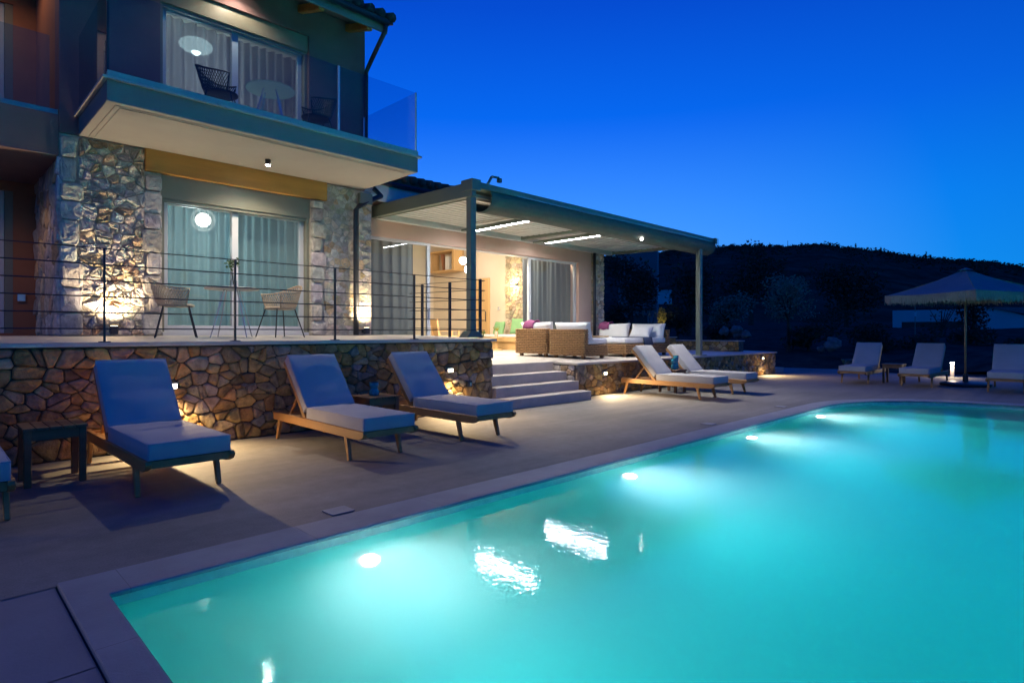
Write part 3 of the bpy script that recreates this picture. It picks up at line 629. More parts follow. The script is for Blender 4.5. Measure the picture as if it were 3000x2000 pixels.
# ================================================================== LAMPS
WARM=(1,.70,.36)
t=thing('ceiling_spotlight','small round ceiling spotlight shining under the balcony','spotlight',(3.79,9.10,3.963),0,'ceiling spotlights')
b=MB(); b.tube([(0,0,0),(0,0,-.085)],.04,16); b.build('housing','anth',t); b=MB(); b.tube([(0,0,-.084),(0,0,-.090)],.031,16); b.build('lens','hot',t)
lamp('SPOT',(3.79,9.10,3.86),270,(1,.87,.68),t,(3.79,8.7,0),.006,150,1.0)
t=thing('ceiling_spotlight','spotlight under the roof eave above the balcony window','spotlight',(3.55,9.50,6.84),0,'ceiling spotlights')
b=MB(); b.tube([(0,0,.05),(0,0,-.07)],.04,16); b.build('housing','anth',t); b=MB(); b.tube([(0,0,-.069),(0,0,-.075)],.031,16); b.build('lens','hot',t)
lamp('SPOT',(3.55,9.50,6.74),45,(1,.8,.62),t,(3.55,9.7,0),.03,140,.6)
for x,y,z,lb,e in ((.2,10.7,3.645,'spotlight in the ceiling of the ground floor recess at the left','26'),(.6,11.0,6.9,'spotlight in the ceiling of the upper loggia at the left','34')):
    t=thing('ceiling_spotlight',lb,'spotlight',(x,y,z),0,'ceiling spotlights')
    b=MB(); b.tube([(0,0,.02),(0,0,-.03)],.045,16); b.build('housing','anth',t); lamp('SPOT',(x,y,z-.04),float(e),(1,.62,.36),t,(x,y,0),.03,150,.6)
for x,en,lb in ((1.90,115,'wall uplight at the foot of the left stone pier, washing it'),(5.86,95,'wall uplight at the foot of the right stone pier beside the downpipe')):
    t=thing('wall_uplight',lb,'uplight',(x,9.68,1.28),0,'wall uplights')
    b=MB(); b.box(-.045,-.05,0,.045,.03,.115); b.box(-.03,.03,.02,.03,.125,.09); b.build('housing','anth',t,bevel=.006); b=MB(); b.box(-.036,-.042,.116,.036,.022,.12); b.build('lens','warm',t)
    lamp('SPOT',(x,9.60,1.42),en*1.15,(1,.80,.52),t,(x,9.78,3.3),.03,140,1.0)
for x,z,lb,e in ((2.01,.70,'step light in the tall stone wall behind the blue lounger',220),(6.02,.70,'step light in the tall stone wall near the steps',170),(10.19,.45,'step light in the low stone wall right of the steps',130),(18.31,.52,'step light at the far right end of the low stone wall',160),(-2.2,.70,'step light in the tall stone wall beyond the left edge',220)):
    t=thing('wall_light',lb,'wall light',(x,7.44,z),0,'step lights in the stone walls')
    b=MB(); b.box(-.06,-.03,-.038,.06,.03,.038); b.build('housing','alu',t,bevel=.006); b=MB(); b.box(-.048,-.036,-.026,.048,-.031,.026); b.build('lens','warm',t)
    lamp('SPOT',(x,7.34,z-.02),e,WARM,t,(x,6.9,0),.03,146,.9)
t=thing('wall_socket','small dark outdoor socket on the tall stone wall by the steps','socket',(6.43,7.43,.46)); b=MB(); b.box(-.05,-.02,-.05,.05,.03,.05); b.build('box','anth',t,bevel=.008); b=MB(); b.box(-.0,-.024,-.03,.03,-.019,.02); b.build('cover','alu',t)
b=MB(); b.box(-.05,0,-.06,.05,.03,.06); o=b.build('wall_socket','alu',loc=(1.13,11.965,1.85),bevel=.008); tag(o,'pale switch plate on the terracotta wall at the left','switch')
# pendants behind curtains
def rings_pend(t,rad,zs): 
    for z in zs: pass
t=thing('pendant_lamp','round pendant lamp glowing behind the lower window curtain','pendant lamp',(3.65,11.6,3.35),0,'pendant lamps')
b=MB(); b.sphere((0,0,0),.13,16,10); b.build('globe','pendw',t,smooth=True); b=MB(); b.tube([(0,0,.13),(0,0,.58)],.008,6); b.build('cord','anth',t)
b=MB()
for k in range(14):
    a=2*PI*k/14; b.tube([(.2*math.sin(q)*math.cos(a),.2*math.sin(q)*math.sin(a),.2*math.cos(q)) for q in [PI*i/8 for i in range(9)]],.008,4)
b.build('cage_shade','pshade',t)
lamp('POINT',(3.35,11.3,2.9),42,(.86,1,1),t,None,.15)
t=thing('pendant_lamp','wide saucer pendant lamp glowing behind the balcony window curtain','pendant lamp',(3.41,11.2,6.30),0,'pendant lamps')
b=MB(); b.sphere((0,0,0),(.27,.27,.115),20,10); b.build('shade','pshade',t,smooth=True); b=MB(); b.sphere((0,0,-.02),(.10,.10,.15),12,8); b.build('globe','pend',t,smooth=True); b=MB(); b.tube([(0,0,.13),(0,0,.45)],.008,6); b.build('cord','anth',t)
lamp('POINT',(3.3,11.2,5.5),26,(1,.93,.88),t,None,.15)
for x,y,z,lb in ((13.05,15.4,3.75,'upper white globe pendant in the lounge beside the pergola post'),(13.15,15.25,3.45,'lower white globe pendant in the lounge beside the pergola post')):
    t=thing('pendant_lamp',lb,'pendant lamp',(x,y,z),0,'pendant lamps'); b=MB(); b.sphere((0,0,0),.13,18,12); b.build('globe','pendw',t,smooth=True); b=MB(); b.tube([(0,0,.12),(0,0,1.0)],.008,6); b.build('cord','anth',t)
t=thing('wall_sconce','glowing wall sconce on the stone panel inside the lounge','sconce',(13.95,13.9,2.9)); b=MB(); b.box(-.02,-.13,-.05,.1,.13,.05); b.build('shade','pergm',t); b=MB(); b.box(-.015,-.12,.051,.08,.12,.06); b.box(-.015,-.12,-.06,.08,.12,-.051); b.build('lens','scon',t)
lamp('POINT',(13.85,13.9,3.05),14,(1,.8,.46),t,None,.06); lamp('POINT',(13.85,13.9,2.75),14,(1,.8,.46),t,None,.06)
t=thing('lounge_fill_lamp','added flush ceiling lamp, out of view, filling the lounge with light','ceiling lamp',(10.2,11.9,4.35)); b=MB(); b.lathe([(.3,0),(.3,-.06),(.25,-.09)],(0,0,.06)); b.build('diffuser','pend',t); lamp('AREA',(10.2,11.9,4.27),560,(1,.89,.70),t,(10.4,13.2,0),3.6,sy=.7)  # unseen area light added behind the lintel to brighten the lounge
t=thing('bollard_light','short white bollard light at the edge of the garden behind the umbrella','bollard',(21.6,3.18,0)); b=MB(); b.box(-.045,-.045,0,.045,.045,.40); b.box(-.10,-.045,.425,.08,.045,.45); b.box(.02,-.04,.40,.04,.04,.426); b.build('column','white',t); b=MB(); b.box(-.09,-.04,.416,.015,.04,.4245); b.build('lens','hot',t); lamp('SPOT',(21.5,3.18,.405),22,(1,.72,.4),t,(21.2,3.2,0),.03,170,.5)
# ================================================================== PERGOLA
P=thing('pergola','grey metal pergola with louvred roof over the sofa terrace','pergola',(6.62,7.6,0))
def pp(b,name,m,par=None,**k): return b.build(name,m,par or P,**({} if par else {'loc':(-6.62,-7.6,0)}),**k)
dz=lambda y:(y-7.6)*.02
b=MB(); b.box(6.57,7.55,1.24,6.69,7.67,3.60); b.prism([(6.44,1.225),(6.82,1.225),(6.72,1.33),(6.54,1.33)],7.50,7.72,'y'); pp(b,'post','pergm',bevel=.006)
b=MB(); b.box(14.52,7.52,.70,14.65,7.65,3.60); b.box(14.44,7.44,.70,14.73,7.73,.725); pp(b,'post','pergm',bevel=.01)
b=MB(); b.bar((6.60,7.5,3.72),(6.60,10.62,3.78),.10,.24); b.bar((6.66,7.75,3.595),(6.66,10.6,3.655),.02,.02); pp(b,'side_beam','pergm',bevel=.005)
b=MB(); b.bar((14.85,7.7,3.72),(14.85,10.62,3.78),.10,.24); pp(b,'side_beam','pergm',bevel=.005)
b=MB(); b.box(6.65,10.52,3.64,14.8,10.64,3.88); pp(b,'back_beam','louv',bevel=.005)
b=MB(); b.box(6.55,7.50,3.755,15.36,7.70,3.86); b.box(6.52,7.46,3.70,6.72,7.75,3.885); b.box(15.28,7.46,3.72,15.38,7.72,3.875); pp(b,'front_beam','pergm',bevel=.005)
b=MB()
for k in range(8): x=7.6+k*.93; b.box(x,7.475,3.752,x+.90,7.496,3.764)
pp(b,'highlight_strip','alu')  # bright strips added in place of the sky highlight along the beam
b=MB(); b.box(10.82,7.72,3.66,10.92,10.5,3.80); pp(b,'middle_beam','pergm')
b=MB(); y=7.85
while y<10.5:
    z=3.70+dz(y)
    for x0,x1 in ((6.68,10.81),(10.93,14.78)): b.bar((x0,y,z),(x1,y,z),.12,.05)
    y+=.19
pp(b,'louvre_roof','louv')
b=MB(); b.add([(6.66,7.72,3.80),(14.8,7.72,3.80),(14.8,10.5,3.85),(6.66,10.5,3.85)],[(0,1,2,3)]); pp(b,'sky_block_sheet','pergm')  # added sheet that hides the sky so the louvre gaps look dark
prof=[(7.52,3.76),(7.48,3.68),(7.48,3.60),(7.52,3.52),(7.60,3.46),(7.72,3.43),(7.85,3.44),(7.95,3.49),(8.0,3.56),(8.02,3.64)]
def fab(s,t):
    i=t*(len(prof)-1); k=min(int(i),len(prof)-2); f=i-k; y=prof[k][0]*(1-f)+prof[k+1][0]*f; z=prof[k][1]*(1-f)+prof[k+1][1]*f
    x=7.0+8.33*s; return (x,y+.01*math.sin(x*2.1),z-.012*math.sin(x*1.7+t*3)*t-.02*math.sin(PI*s*2)*0)
b=MB(); b.grid(fab,60,27); o=pp(b,'rolled_screen','fabric_d',smooth=True); sm=o.modifiers.new('solid','SOLIDIFY'); sm.thickness=.006
for x,y0,y1 in ((8.68,8.03,9.84),(11.13,8.05,9.92)):
    b=MB(); b.box(x-.056,y0-.1,3.585,x+.056,y1+.4,3.63); b.box(x-.056,y0-.1,3.545,x-.047,y1+.05,3.585); b.box(x+.047,y0-.1,3.545,x+.056,y1+.05,3.585); s_=pp(b,'led_rail','pergm'); b=MB(); b.box(x-.044,y0,3.55,x+.044,y1,3.583); b.build('led_strip','led',s_)
b=MB(); b.tube([(6.80,7.72,3.72),(6.80,7.72,2.3)],.009,6); pp(b,'crank_rod','pergm')
b=MB(); b.bar((6.95,7.55,3.86),(7.05,7.55,4.02),.04,.03); b.bar((7.05,7.55,4.02),(7.22,7.55,4.03),.035,.03); b.box(7.2,7.52,3.95,7.27,7.58,4.02); pp(b,'wind_sensor','pergm')
t=thing('spotlight','faint small spotlight under the rolled pergola screen, above the steps','spotlight',(8.5,7.62,3.50)); b=MB(); b.tube([(0,.12,.06),(0,.0,.0)],.03,12); b.build('housing','anth',t); b=MB(); b.sphere((0,-.012,-.01),.022,12,8); b.build('lens','warm',t); lamp('SPOT',(8.5,7.56,3.44),230,(1,.86,.66),t,(8.2,7.2,0),.03,95,.8)
t=thing('spotlight','small bright spotlight clipped under the rolled pergola screen','spotlight',(11.75,7.55,3.47)); b=MB(); b.tube([(0,.12,.09),(0,.0,.0)],.035,12); b.build('housing','anth',t); b=MB(); b.sphere((0,-.02,-.01),.034,12,8); b.build('lens','spotl',t); lamp('SPOT',(11.75,7.44,3.41),420,(1,.9,.75),t,(12.1,5.6,0),.03,110,.8)
# ================================================================== FURNITURE
def lounger():
    t=thing('sun_lounger','','sun lounger',(0,0,0),0,'sun loungers round the pool')
    for sx in (-1,1):
        x=sx*.305; b=MB(); pr=[(.02,.325),(.0,.30),(.03,.262),(.10,.238),(.2,.232),(2.13,.236),(2.15,.245),(2.15,.325),(2.13,.332)]
        b.prism([(y,z) for y,z in pr],x-.022,x+.022,'x'); b.build('side_rail','teak',t,bevel=.004,seg=1)
    b=MB(); b.box(-.282,.03,.262,.282,.075,.318); b.box(-.282,2.06,.25,.282,2.1,.318); y=.14
    while y<1.9: b.box(-.282,y,.305,.282,y+.055,.322); y+=.085
    b.build('slats','teak',t)
    for sx in (-1,1):
        for y0,y1 in ((.40,.31),(1.98,2.07)):
            b=MB(); b.bar((sx*.30,y0,.315),(sx*.305,y1,.0),.04,.075,(0,1,0),.036,.042); b.build('leg','teak',t,bevel=.005,seg=1)
    def cushion(pts_y0,pts_y1,zb,zt,name,piv=None,ang=0):
        nx,ny=10,14; w=.305; b=MB(); vs=[];fs=[]
        Lm=Matrix.Translation((0,piv[0],piv[1]))@Matrix.Rotation(ang,4,'X') if piv else Matrix.Identity(4)
        def top(i,j,s):
            u=i/nx*2-1; v=j/ny*2-1; e=.022
            x=u*w; y=(pts_y0+pts_y1)/2+v*(pts_y1-pts_y0)/2
            puff=.014*(1-u**4)*(1-v**4)+.009*noise.noise(Vector((x*5,y*9,s*3)))+.004*noise.noise(Vector((x*11,y*17,s)))
            return Lm@Vector((x,y,zt+puff if s>0 else zb-puff*.2))
        for s in (1,-1):
            for j in range(ny+1):
                for i in range(nx+1): vs.append(top(i,j,s))
        K=(nx+1)*(ny+1); id_=lambda i,j,s:(0 if s>0 else K)+j*(nx+1)+i
        for j in range(ny):
            for i in range(nx):
                fs.append((id_(i,j,1),id_(i+1,j,1),id_(i+1,j+1,1),id_(i,j+1,1))); fs.append((id_(i,j,-1),id_(i,j+1,-1),id_(i+1,j+1,-1),id_(i+1,j,-1)))
        for i in range(nx): fs+= [(id_(i,0,-1),id_(i+1,0,-1),id_(i+1,0,1),id_(i,0,1)),(id_(i,ny,1),id_(i+1,ny,1),id_(i+1,ny,-1),id_(i,ny,-1))]
        for j in range(ny): fs+= [(id_(0,j,1),id_(0,j+1,1),id_(0,j+1,-1),id_(0,j,-1)),(id_(nx,j,-1),id_(nx,j+1,-1),id_(nx,j+1,1),id_(nx,j,1))]
        b.add(vs,fs); o=b.build(name,'cush',t,bevel=.018,seg=3,smooth=True)
        q=MB()
        for zz in (zt-.004,zb+.004):
            c_=[(-w+.004,pts_y0+.004),(w-.004,pts_y0+.004),(w-.004,pts_y1-.004),(-w+.004,pts_y1-.004),(-w+.004,pts_y0+.004)]
            q.tube([Lm@Vector((x,y,zz)) for x,y in c_],.0055,5)
        q.build('piping','cush',o); return o
    cushion(.035,1.30,.326,.452,'seat_cushion')
    A=R(48.5)
    cushion(0,.78,.0,.105,'back_cushion',(1.36,.385),A)
    Lm=Matrix.Translation((0,1.36,.385))@Matrix.Rotation(A,4,'X'); b=MB()
    for sx in (-1,1): b.bar(Lm@Vector((sx*.285,-.06,-.028)),Lm@Vector((sx*.285,.77,-.028)),.035,.05,(0,-1,1))
    for k in range(8): q=.04+k*.095; b.bar(Lm@Vector((-.268,q,-.015)),Lm@Vector((.268,q,-.015)),.06,.018,(0,-1,1))
    b.build('back_frame','teak',t)
    for sx in (-1,1): b=MB(); b.bar(Lm@Vector((sx*.24,.32,-.05)),(sx*.24,1.86,.30),.025,.025); b.build('back_prop','teak',t)
    return t
L0=lounger(); used=[]
spots=[(.125,5.08,0,'cushioned lounger cut by the left edge, left of the low dark side table'),
(1.53,5.10,0,'lounger right of the low dark side table, step light glowing behind its backrest'),
(3.40,5.12,0,'lounger before the tall stone wall, left of the table with the blue lantern'),
(4.92,5.16,0,'lounger nearest the steps, right of the table with the blue lantern'),
(11.0,5.22,0,'lounger right of the steps, nearer one of the pair with turquoise lanterns between'),
(12.48,5.25,0,'lounger farther from the steps, right of the two turquoise lanterns'),
(16.75,4.55,-90,'pale lounger facing the pool, leftmost of the far row'),
(16.72,3.22,-90,'pale lounger facing the pool, between the far wooden table and the umbrella pole'),
(16.35,1.50,-90,'pale lounger at the right edge of the picture, right of the umbrella pole')]
for i,(x,y,rz,lb) in enumerate(spots):
    if i==0: L0.location=(x,y,0); L0['label']=lb
    else: dup(L0,None,(x,y,.0),R(rz+(0,.8,-.6,.5,-.8,.6,1.5,-1.2,2)[i]),lb)
def side_table():
    t=thing('side_table','','side table',(0,0,0),0,'wooden side tables between loungers'); b=MB()
    for k in range(5): b.box(-.225+k*.091,-.235,.475,-.225+k*.091+.085,.235,.5)
    b.build('table_top','teak_d',t,bevel=.003,seg=1); b=MB(); b.box(-.20,-.205,.39,.20,-.18,.474); b.box(-.20,.18,.39,.20,.205,.474); b.box(-.205,-.18,.39,-.18,.18,.474); b.box(.18,-.18,.39,.205,.18,.474); b.build('apron','teak_d',t)
    for sx in (-1,1):
        for sy in (-1,1): b=MB(); b.box(sx*.19-.026,sy*.19-.026,0,sx*.19+.026,sy*.19+.026,.476); b.build('leg','teak_d',t,bevel=.004,seg=1)
    return t
T0=side_table()
for i,(x,y,rz,lb) in enumerate([(.83,6.58,0,'empty dark wooden side table at the left, between the first two loungers'),(4.14,6.62,0,'dark wooden side table holding a blue lantern'),(11.75,6.75,0,'wooden side table holding two turquoise lanterns'),(17.95,3.88,0,'wooden side table between two pale loungers of the far row')]):
    if i==0: T0.location=(x,y,0); T0['label']=lb
    else: dup(T0,None,(x,y,0),R(rz),lb)
def lantern(x,y,z,h,lb):
    t=thing('lantern',lb,'lantern',(x,y,z),0,'glass lanterns on side tables')
    b=MB(); b.lathe([(.055,0),(.065,.02*h/.2),(.065,.35*h),(.045,.5*h),(.05,.62*h),(.06,.7*h),(.06,h)],n=14); b.build('glass','turq',t,smooth=True); b=MB(); b.tube([(.058*math.cos(a),.058*math.sin(a),h) for a in [2*PI*i/16 for i in range(17)]],.006,5); b.build('rim','anth',t)
lantern(4.12,6.62,.5,.17,'small blue glass lantern on the table by the tall stone wall'); lantern(11.66,6.66,.5,.24,'turquoise glass lantern, left one of the two on the table'); lantern(11.85,6.72,.5,.30,'taller turquoise glass lantern, right one of the two on the table')
# chairs of woven rope
def chair(shell,leg,pad):
    t=thing('woven_chair','','chair',(0,0,0),0,'woven bucket chairs')
    def P_(a,h):
        # a -1..1 round from left arm over the back to right arm, h 0..1 up; chair faces -y
        th=R(90)+a*R(122); top=.655+.14*math.exp(-(a/.42)**2); z=.43+(top-.43)*h
        rb=.205; rt=.285+.03*math.exp(-(a/.4)**2); r=rb+(rt-rb)*h**.8
        return Vector((r*math.cos(th)*1.02,r*math.sin(th)*1.02-.0,z))
    b=MB(); n_=17
    for k in range(-n_,n_+1):
        for sg in (1,-1):
            pts=[]
            for q in range(7):
                h=q/6; a=k/n_+sg*.20*h
                if -1<=a<=1: pts.append(P_(a,h))
            if len(pts)>1: b.tube(pts,.0055,4,cap=False)
    b.build('woven_shell',shell,t)
    b=MB(); rim=[P_(-1,0)]+[P_(-1,h/4) for h in range(1,4)]+[P_(-1+i/14,1) for i in range(29)]+[P_(1,h/4) for h in (3,2,1,0)]
    b.tube(rim,.011,6); b.tube([P_(-1+i/12,0) for i in range(25)],.010,6); b.build('rim',shell,t,smooth=True)
    b=MB(); b.lathe([(.02,-.0),(.19,.0),(.215,.012),(.215,.028),(.19,.04),(.02,.034)],(0,-.01,.415),20); b.build('seat',pad,t,smooth=True)
    for sx in (-1,1):
        for sy in (-1,1): b=MB(); b.tube([(sx*.15,sy*.15,.42),(sx*.255,sy*.245,0)],.009,6); b.build('leg',leg,t)
    return t
c=chair('rope','blackm','rope'); z=sl(8.9); c.location=(2.46,8.9,z); c.rotation_euler=(0,0,R(75)); c['label']='sand coloured woven chair left of the terrace table'
dup(c,None,(3.86,8.82,sl(8.82)),R(-80),'sand coloured woven chair right of the terrace table')
c=chair('blackm','blackm','blackm'); c.location=(3.02,8.85,4.24); c.rotation_euler=(0,0,R(60)); c['label']='black mesh chair left of the glass table on the balcony'
dup(c,None,(4.42,8.78,4.24),R(-100),'black mesh chair right of the glass table on the balcony')
def table(x,y,z,r,h,top,leg,lb):
    t=thing('round_table',lb,'table',(x,y,z),0,'round outdoor tables'); b=MB(); b.lathe([(r-.01,0),(r,.006),(r,.02),(r-.01,.026)],(0,0,h-.026),36); b.build('table_top',top,t)
    for k in range(4): a=R(15+90*k); b=MB(); b.tube([(.12*math.cos(a),.12*math.sin(a),h-.03),(.33*math.cos(a),.33*math.sin(a),0)],.011,6,.008); b.build('leg',leg,t)
table(3.17,8.85,sl(8.85),.36,.71,'tabtop','alu','round pale table between the sand coloured chairs on the terrace')
table(3.73,8.86,4.24,.35,.72,'tabg','alu','round glass table between the black chairs on the balcony')
t=thing('vase','clear glass vase holding olive twigs on the terrace table','vase',(3.20,8.88,sl(8.85)+.71)); b=MB(); b.lathe([(.035,0),(.05,.03),(.05,.10),(.02,.15),(.022,.19)],n=14); b.build('glass','vase',t,smooth=True); b=MB(); rn=random.Random(3)
for k in range(6):
    a=rn.uniform(0,6.3); e=Vector((.09*math.cos(a),.09*math.sin(a),.36+rn.uniform(0,.09))); b.tube([(0,0,.05),e*.6+Vector((0,0,.04)),e],.003,4); leaves(b,e*.85,(.06,.06,.09),24,.022,rn,.0)
b.build('twigs','leafg',t,recalc=False)
# wicker sofas
def weave(b,org,ux,L_,z0,z1,nrm,seed,pitch=.075):
    rn=random.Random(seed); org=Vector(org);ux=Vector(ux);nrm=Vector(nrm); k=0; z=z0+.02
    while z<z1:
        pts=[]; n_=int(L_/(pitch/3))
        for i in range(n_+1):
            s=L_*i/n_; o_=.013*math.sin(PI*s/pitch+(PI if k%2 else 0)); pts.append(org+ux*s+nrm*(o_+.006)+Vector((0,0,z+rn.uniform(-.003,.003))))
        b.tube(pts,.0165,5); z+=.04; k+=1
def wbox(b,core,x0,y0,z0,x1,y1,z1,seed,sides='lrfb'):
    core.box(x0,y0,z0,x1,y1,z1)
    if 'f' in sides: weave(b,(x0,y0,0),(1,0,0),x1-x0,z0,z1,(0,-1,0),seed)
    if 'b' in sides: weave(b,(x0,y1,0),(1,0,0),x1-x0,z0,z1,(0,1,0),seed+1)
    if 'l' in sides: weave(b,(x0,y0,0),(0,1,0),y1-y0,z0,z1,(-1,0,0),seed+2)
    if 'r' in sides: weave(b,(x1,y0,0),(0,1,0),y1-y0,z0,z1,(1,0,0),seed+3)
def pillow(b,c,sx,sy,sz,tilt=0,rz=0,n_=12):
    Lm=Matrix.Translation(c)@Matrix.Rotation(rz,4,'Z')@Matrix.Rotation(tilt,4,'Y'); vs=[];fs=[]
    def pt(i,j,s):
        u=i/n_*2-1;v=j/n_*2-1; e=max(abs(u),abs(v)); th=sx*(.28+.72*math.sqrt(max(0,(1-u**6)*(1-v**6))))*(1-.15*(u*u+v*v)/2)
        kx=1-.05*(1-v*v)*0; pull=1-.06*(1-u*u)*(v*v)
        return Lm@Vector((s*th/2,u*sy/2*(1-.05*(1-v*v)),v*sz/2*(1-.06*(1-u*u))))
    for s in (1,-1):
        for j in range(n_+1):
            for i in range(n_+1): vs.append(pt(i,j,s))
    K=(n_+1)**2; f=lambda i,j,s:(0 if s>0 else K)+j*(n_+1)+i
    for j in range(n_):
        for i in range(n_): fs+=[(f(i,j,1),f(i+1,j,1),f(i+1,j+1,1),f(i,j+1,1)),(f(i,j,-1),f(i,j+1,-1),f(i+1,j+1,-1),f(i+1,j,-1))]
    for i in range(n_): fs+=[(f(i,0,1),f(i,0,-1),f(i+1,0,-1),f(i+1,0,1)),(f(i,n_,1),f(i+1,n_,1),f(i+1,n_,-1),f(i,n_,-1)),(f(0,i,1),f(0,i+1,1),f(0,i+1,-1),f(0,i,-1)),(f(n_,i,1),f(n_,i,-1),f(n_,i+1,-1),f(n_,i+1,1))]
    b.add(vs,fs)
def sofa(seatd,lb):
    # back along y at x 0, seat towards +x
    t=thing('wicker_sofa',lb,'sofa',(0,0,0),0,'wicker sofa modules on the terrace'); b=MB(); c_=MB()
    wbox(b,c_,0,-.5,.07,.12,.5,.66,1); wbox(b,c_,.13,-.5,.07,seatd,.5,.30,9,'rfb')
    o=c_.build('wicker_body','wickc',t); b.build('woven_strands','wick',o,smooth=True)
    q=MB(); q.box(.15,-.49,.32,seatd+.02,.49,.46); q.build('seat_cushion','cushw',t,bevel=.045,seg=4,smooth=True)
    q=MB(); pillow(q,(.25,0,.61),.24,1.0,.44,R(-14)); q.build('back_cushion','cushw',t,smooth=True)
    for x in (.1,seatd-.08):
        for y in (-.4,.4): q=MB(); q.box(x-.035,y-.035,0,x+.035,y+.035,.075); q.build('foot','teak_d',t)
    return t
fl=zl(9.2)
s1=sofa(.86,'wicker sofa module nearest the steps, its woven back to the pool'); s1.location=(10.40,8.64,zl(8.6))
s2=dup(s1,None,(10.40,9.76,zl(9.7)),0,'wicker sofa module with a purple throw, its woven back towards the steps')
s3=dup(s1,None,(14.02,9.72,zl(9.7)),PI,'wicker sofa module with a purple throw against the far stone pillar')
s4=sofa(2.0,'long wicker chaise module with a dark towel, near the right pergola post'); s4.location=(14.02,8.64,zl(8.6)); s4.rotation_euler=(0,0,PI)
def throw(x,y,z,rz,lb):
    t=MB(); 
    def fn(s,q):
        yy=-.17+.34*s; k=q*2-1; return (.16*math.sin(k*1.5)+.0, yy+.01*math.sin(q*9), .035*math.cos(k*1.7)+.012*math.sin(s*9+q*3)-(abs(k)**2)*.17)
    t.grid(fn,10,14); o=t.build('throw_blanket','purple',loc=(x,y,z),smooth=True); o.rotation_euler=(0,0,rz); sm=o.modifiers.new('s','SOLIDIFY'); sm.thickness=.012; tag(o,lb,'throw','purple throws on the sofas')
throw(10.64,9.93,zl(9.7)+.84,0,'purple throw over the back cushion of the sofa left of the nearest one'); throw(13.78,9.98,zl(9.7)+.84,0,'purple throw over the back cushion of the far sofa by the stone pillar')
t=MB()
def tw(s,q):
    k=q*2-1; return (-.2+.4*s,.52*k,.02+.004*math.sin(s*20)-max(0,abs(k)-.94)*3.2)
t.grid(tw,10,24); o=t.build('towel','navy',loc=(12.95,8.60,zl(8.6)+.455),smooth=True); sm=o.modifiers.new('s','SOLIDIFY'); sm.thickness=.015; tag(o,'dark navy towel laid across the wicker chaise','towel')
b=MB(); pillow(b,(0,0,0),.16,.62,.36,R(-35)); o=b.build('scatter_cushion','cushw',loc=(13.42,8.62,zl(8.6)+.60),smooth=True); o.rotation_euler=(0,0,PI); tag(o,'white scatter cushion on the wicker chaise','cushion')
t=thing('wicker_table','wicker coffee table with a wooden top between the sofas','coffee table',(11.95,9.35,zl(9.3))); b=MB(); c_=MB(); wbox(b,c_,-.4,-.42,.06,.4,.42,.46,51); o=c_.build('wicker_body','wickc',t); b.build('woven_strands','wick',o,smooth=True); q=MB(); q.box(-.43,-.45,.465,.43,.45,.50); q.build('table_top','oak',t,bevel=.005)
t=thing('candle_lantern','small copper candle lantern on the wicker coffee table','lantern',(11.75,9.6,zl(9.3)+.5)); b=MB(); b.lathe([(.05,0),(.05,.09),(.03,.12)],n=10); b.build('body','oak',t); b=MB(); b.lathe([(.018,0),(.018,.04)],(0,0,.12),8); b.build('candle','cushw',t)
# dark wedge-shaped planter by the steps and furniture of the lounge
t=thing('planter','dark tapered metal planter standing behind the end of the tall stone wall','planter',(7.75,9.55,zl(9.5))); b=MB(); b.prism([(-.16,0),(.16,0),(.10,.36),(-.10,.36)],-.3,.3,'x'); b.build('box','anth',t); b=MB(); b.box(-.27,-.08,.361,.27,.08,.37); b.build('soil','soil',t)
t=thing('bench','low wooden bench with a pale mattress along the lounge wall','bench',(13.7,14.1,.755)); b=MB(); b.box(-.36,-1.1,.26,.36,1.1,.40); b.box(-.3,-1.05,0,.3,1.05,.26); b.build('base','oak',t); b=MB(); b.box(-.33,-1.08,.402,.34,1.08,.50); b.build('mattress','cushw',t,bevel=.03,seg=3)
for y,z,s,rz,lb in ((13.55,1.52,.52,.2,'large green cushion at the right on the lounge bench'),(14.2,1.45,.46,-.1,'square green cushion at the middle of the lounge bench')):
    b=MB(); pillow(b,(0,0,0),.2,s,s,R(15)); o=b.build('scatter_cushion','green',loc=(13.82 if y<14 else 13.6,y,z),smooth=True); o.rotation_euler=(0,0,rz); tag(o,lb,'cushion','green cushions in the lounge')
t=thing('pouf','round green pouf in front of the lounge door','pouf',(12.9,14.9,.755)); b=MB(); b.lathe([(.25,0),(.33,.08),(.33,.34),(.25,.42),(.05,.43)],n=20); b.build('seat','green',t,smooth=True); b=MB(); b.lathe([(.27,-.0),(.27,.03)],(0,0,-.002),20); b.build('base','oak',t)
t=thing('armchair','light wooden armchair with an orange seat in the lounge','armchair',(11.7,14.6,.755),R(70)); b=MB()
for sx in (-1,1): b.bar((sx*.32,-.32,0),(sx*.32,-.28,.62),.05,.05); b.bar((sx*.32,.30,0),(sx*.32,.42,.98),.05,.05); b.bar((sx*.32,-.34,.62),(sx*.32,.38,.62),.06,.03)
b.build('frame','oak',t); b=MB(); b.box(-.30,-.3,.36,.30,.28,.46); b.build('seat','oak',t,bevel=.02); b=MB(); b.bar((0,.30,.46),(0,.42,.96),.58,.05,(0,-1,.2)); b.build('backrest','oak',t)
t=thing('wall_shelf','wooden box shelf with books high on the lounge wall','shelf',(13.85,17.3,3.55)); b=MB(); b.box(-.25,-.75,0,.22,.75,.05); b.box(-.25,-.75,.72,.22,.75,.78); b.box(-.25,.70,.05,.22,.75,.72); b.box(-.25,-.75,.05,.22,-.62,.72); b.build('frame','oak',t)
b=MB(); b.box(-.12,-.28,.05,.1,-.08,.56); b.build('picture','cushw',t); b=MB(); b.bar((0,.1,.06),(0,.22,.68),.16,.05); b.build('book','terra',t)
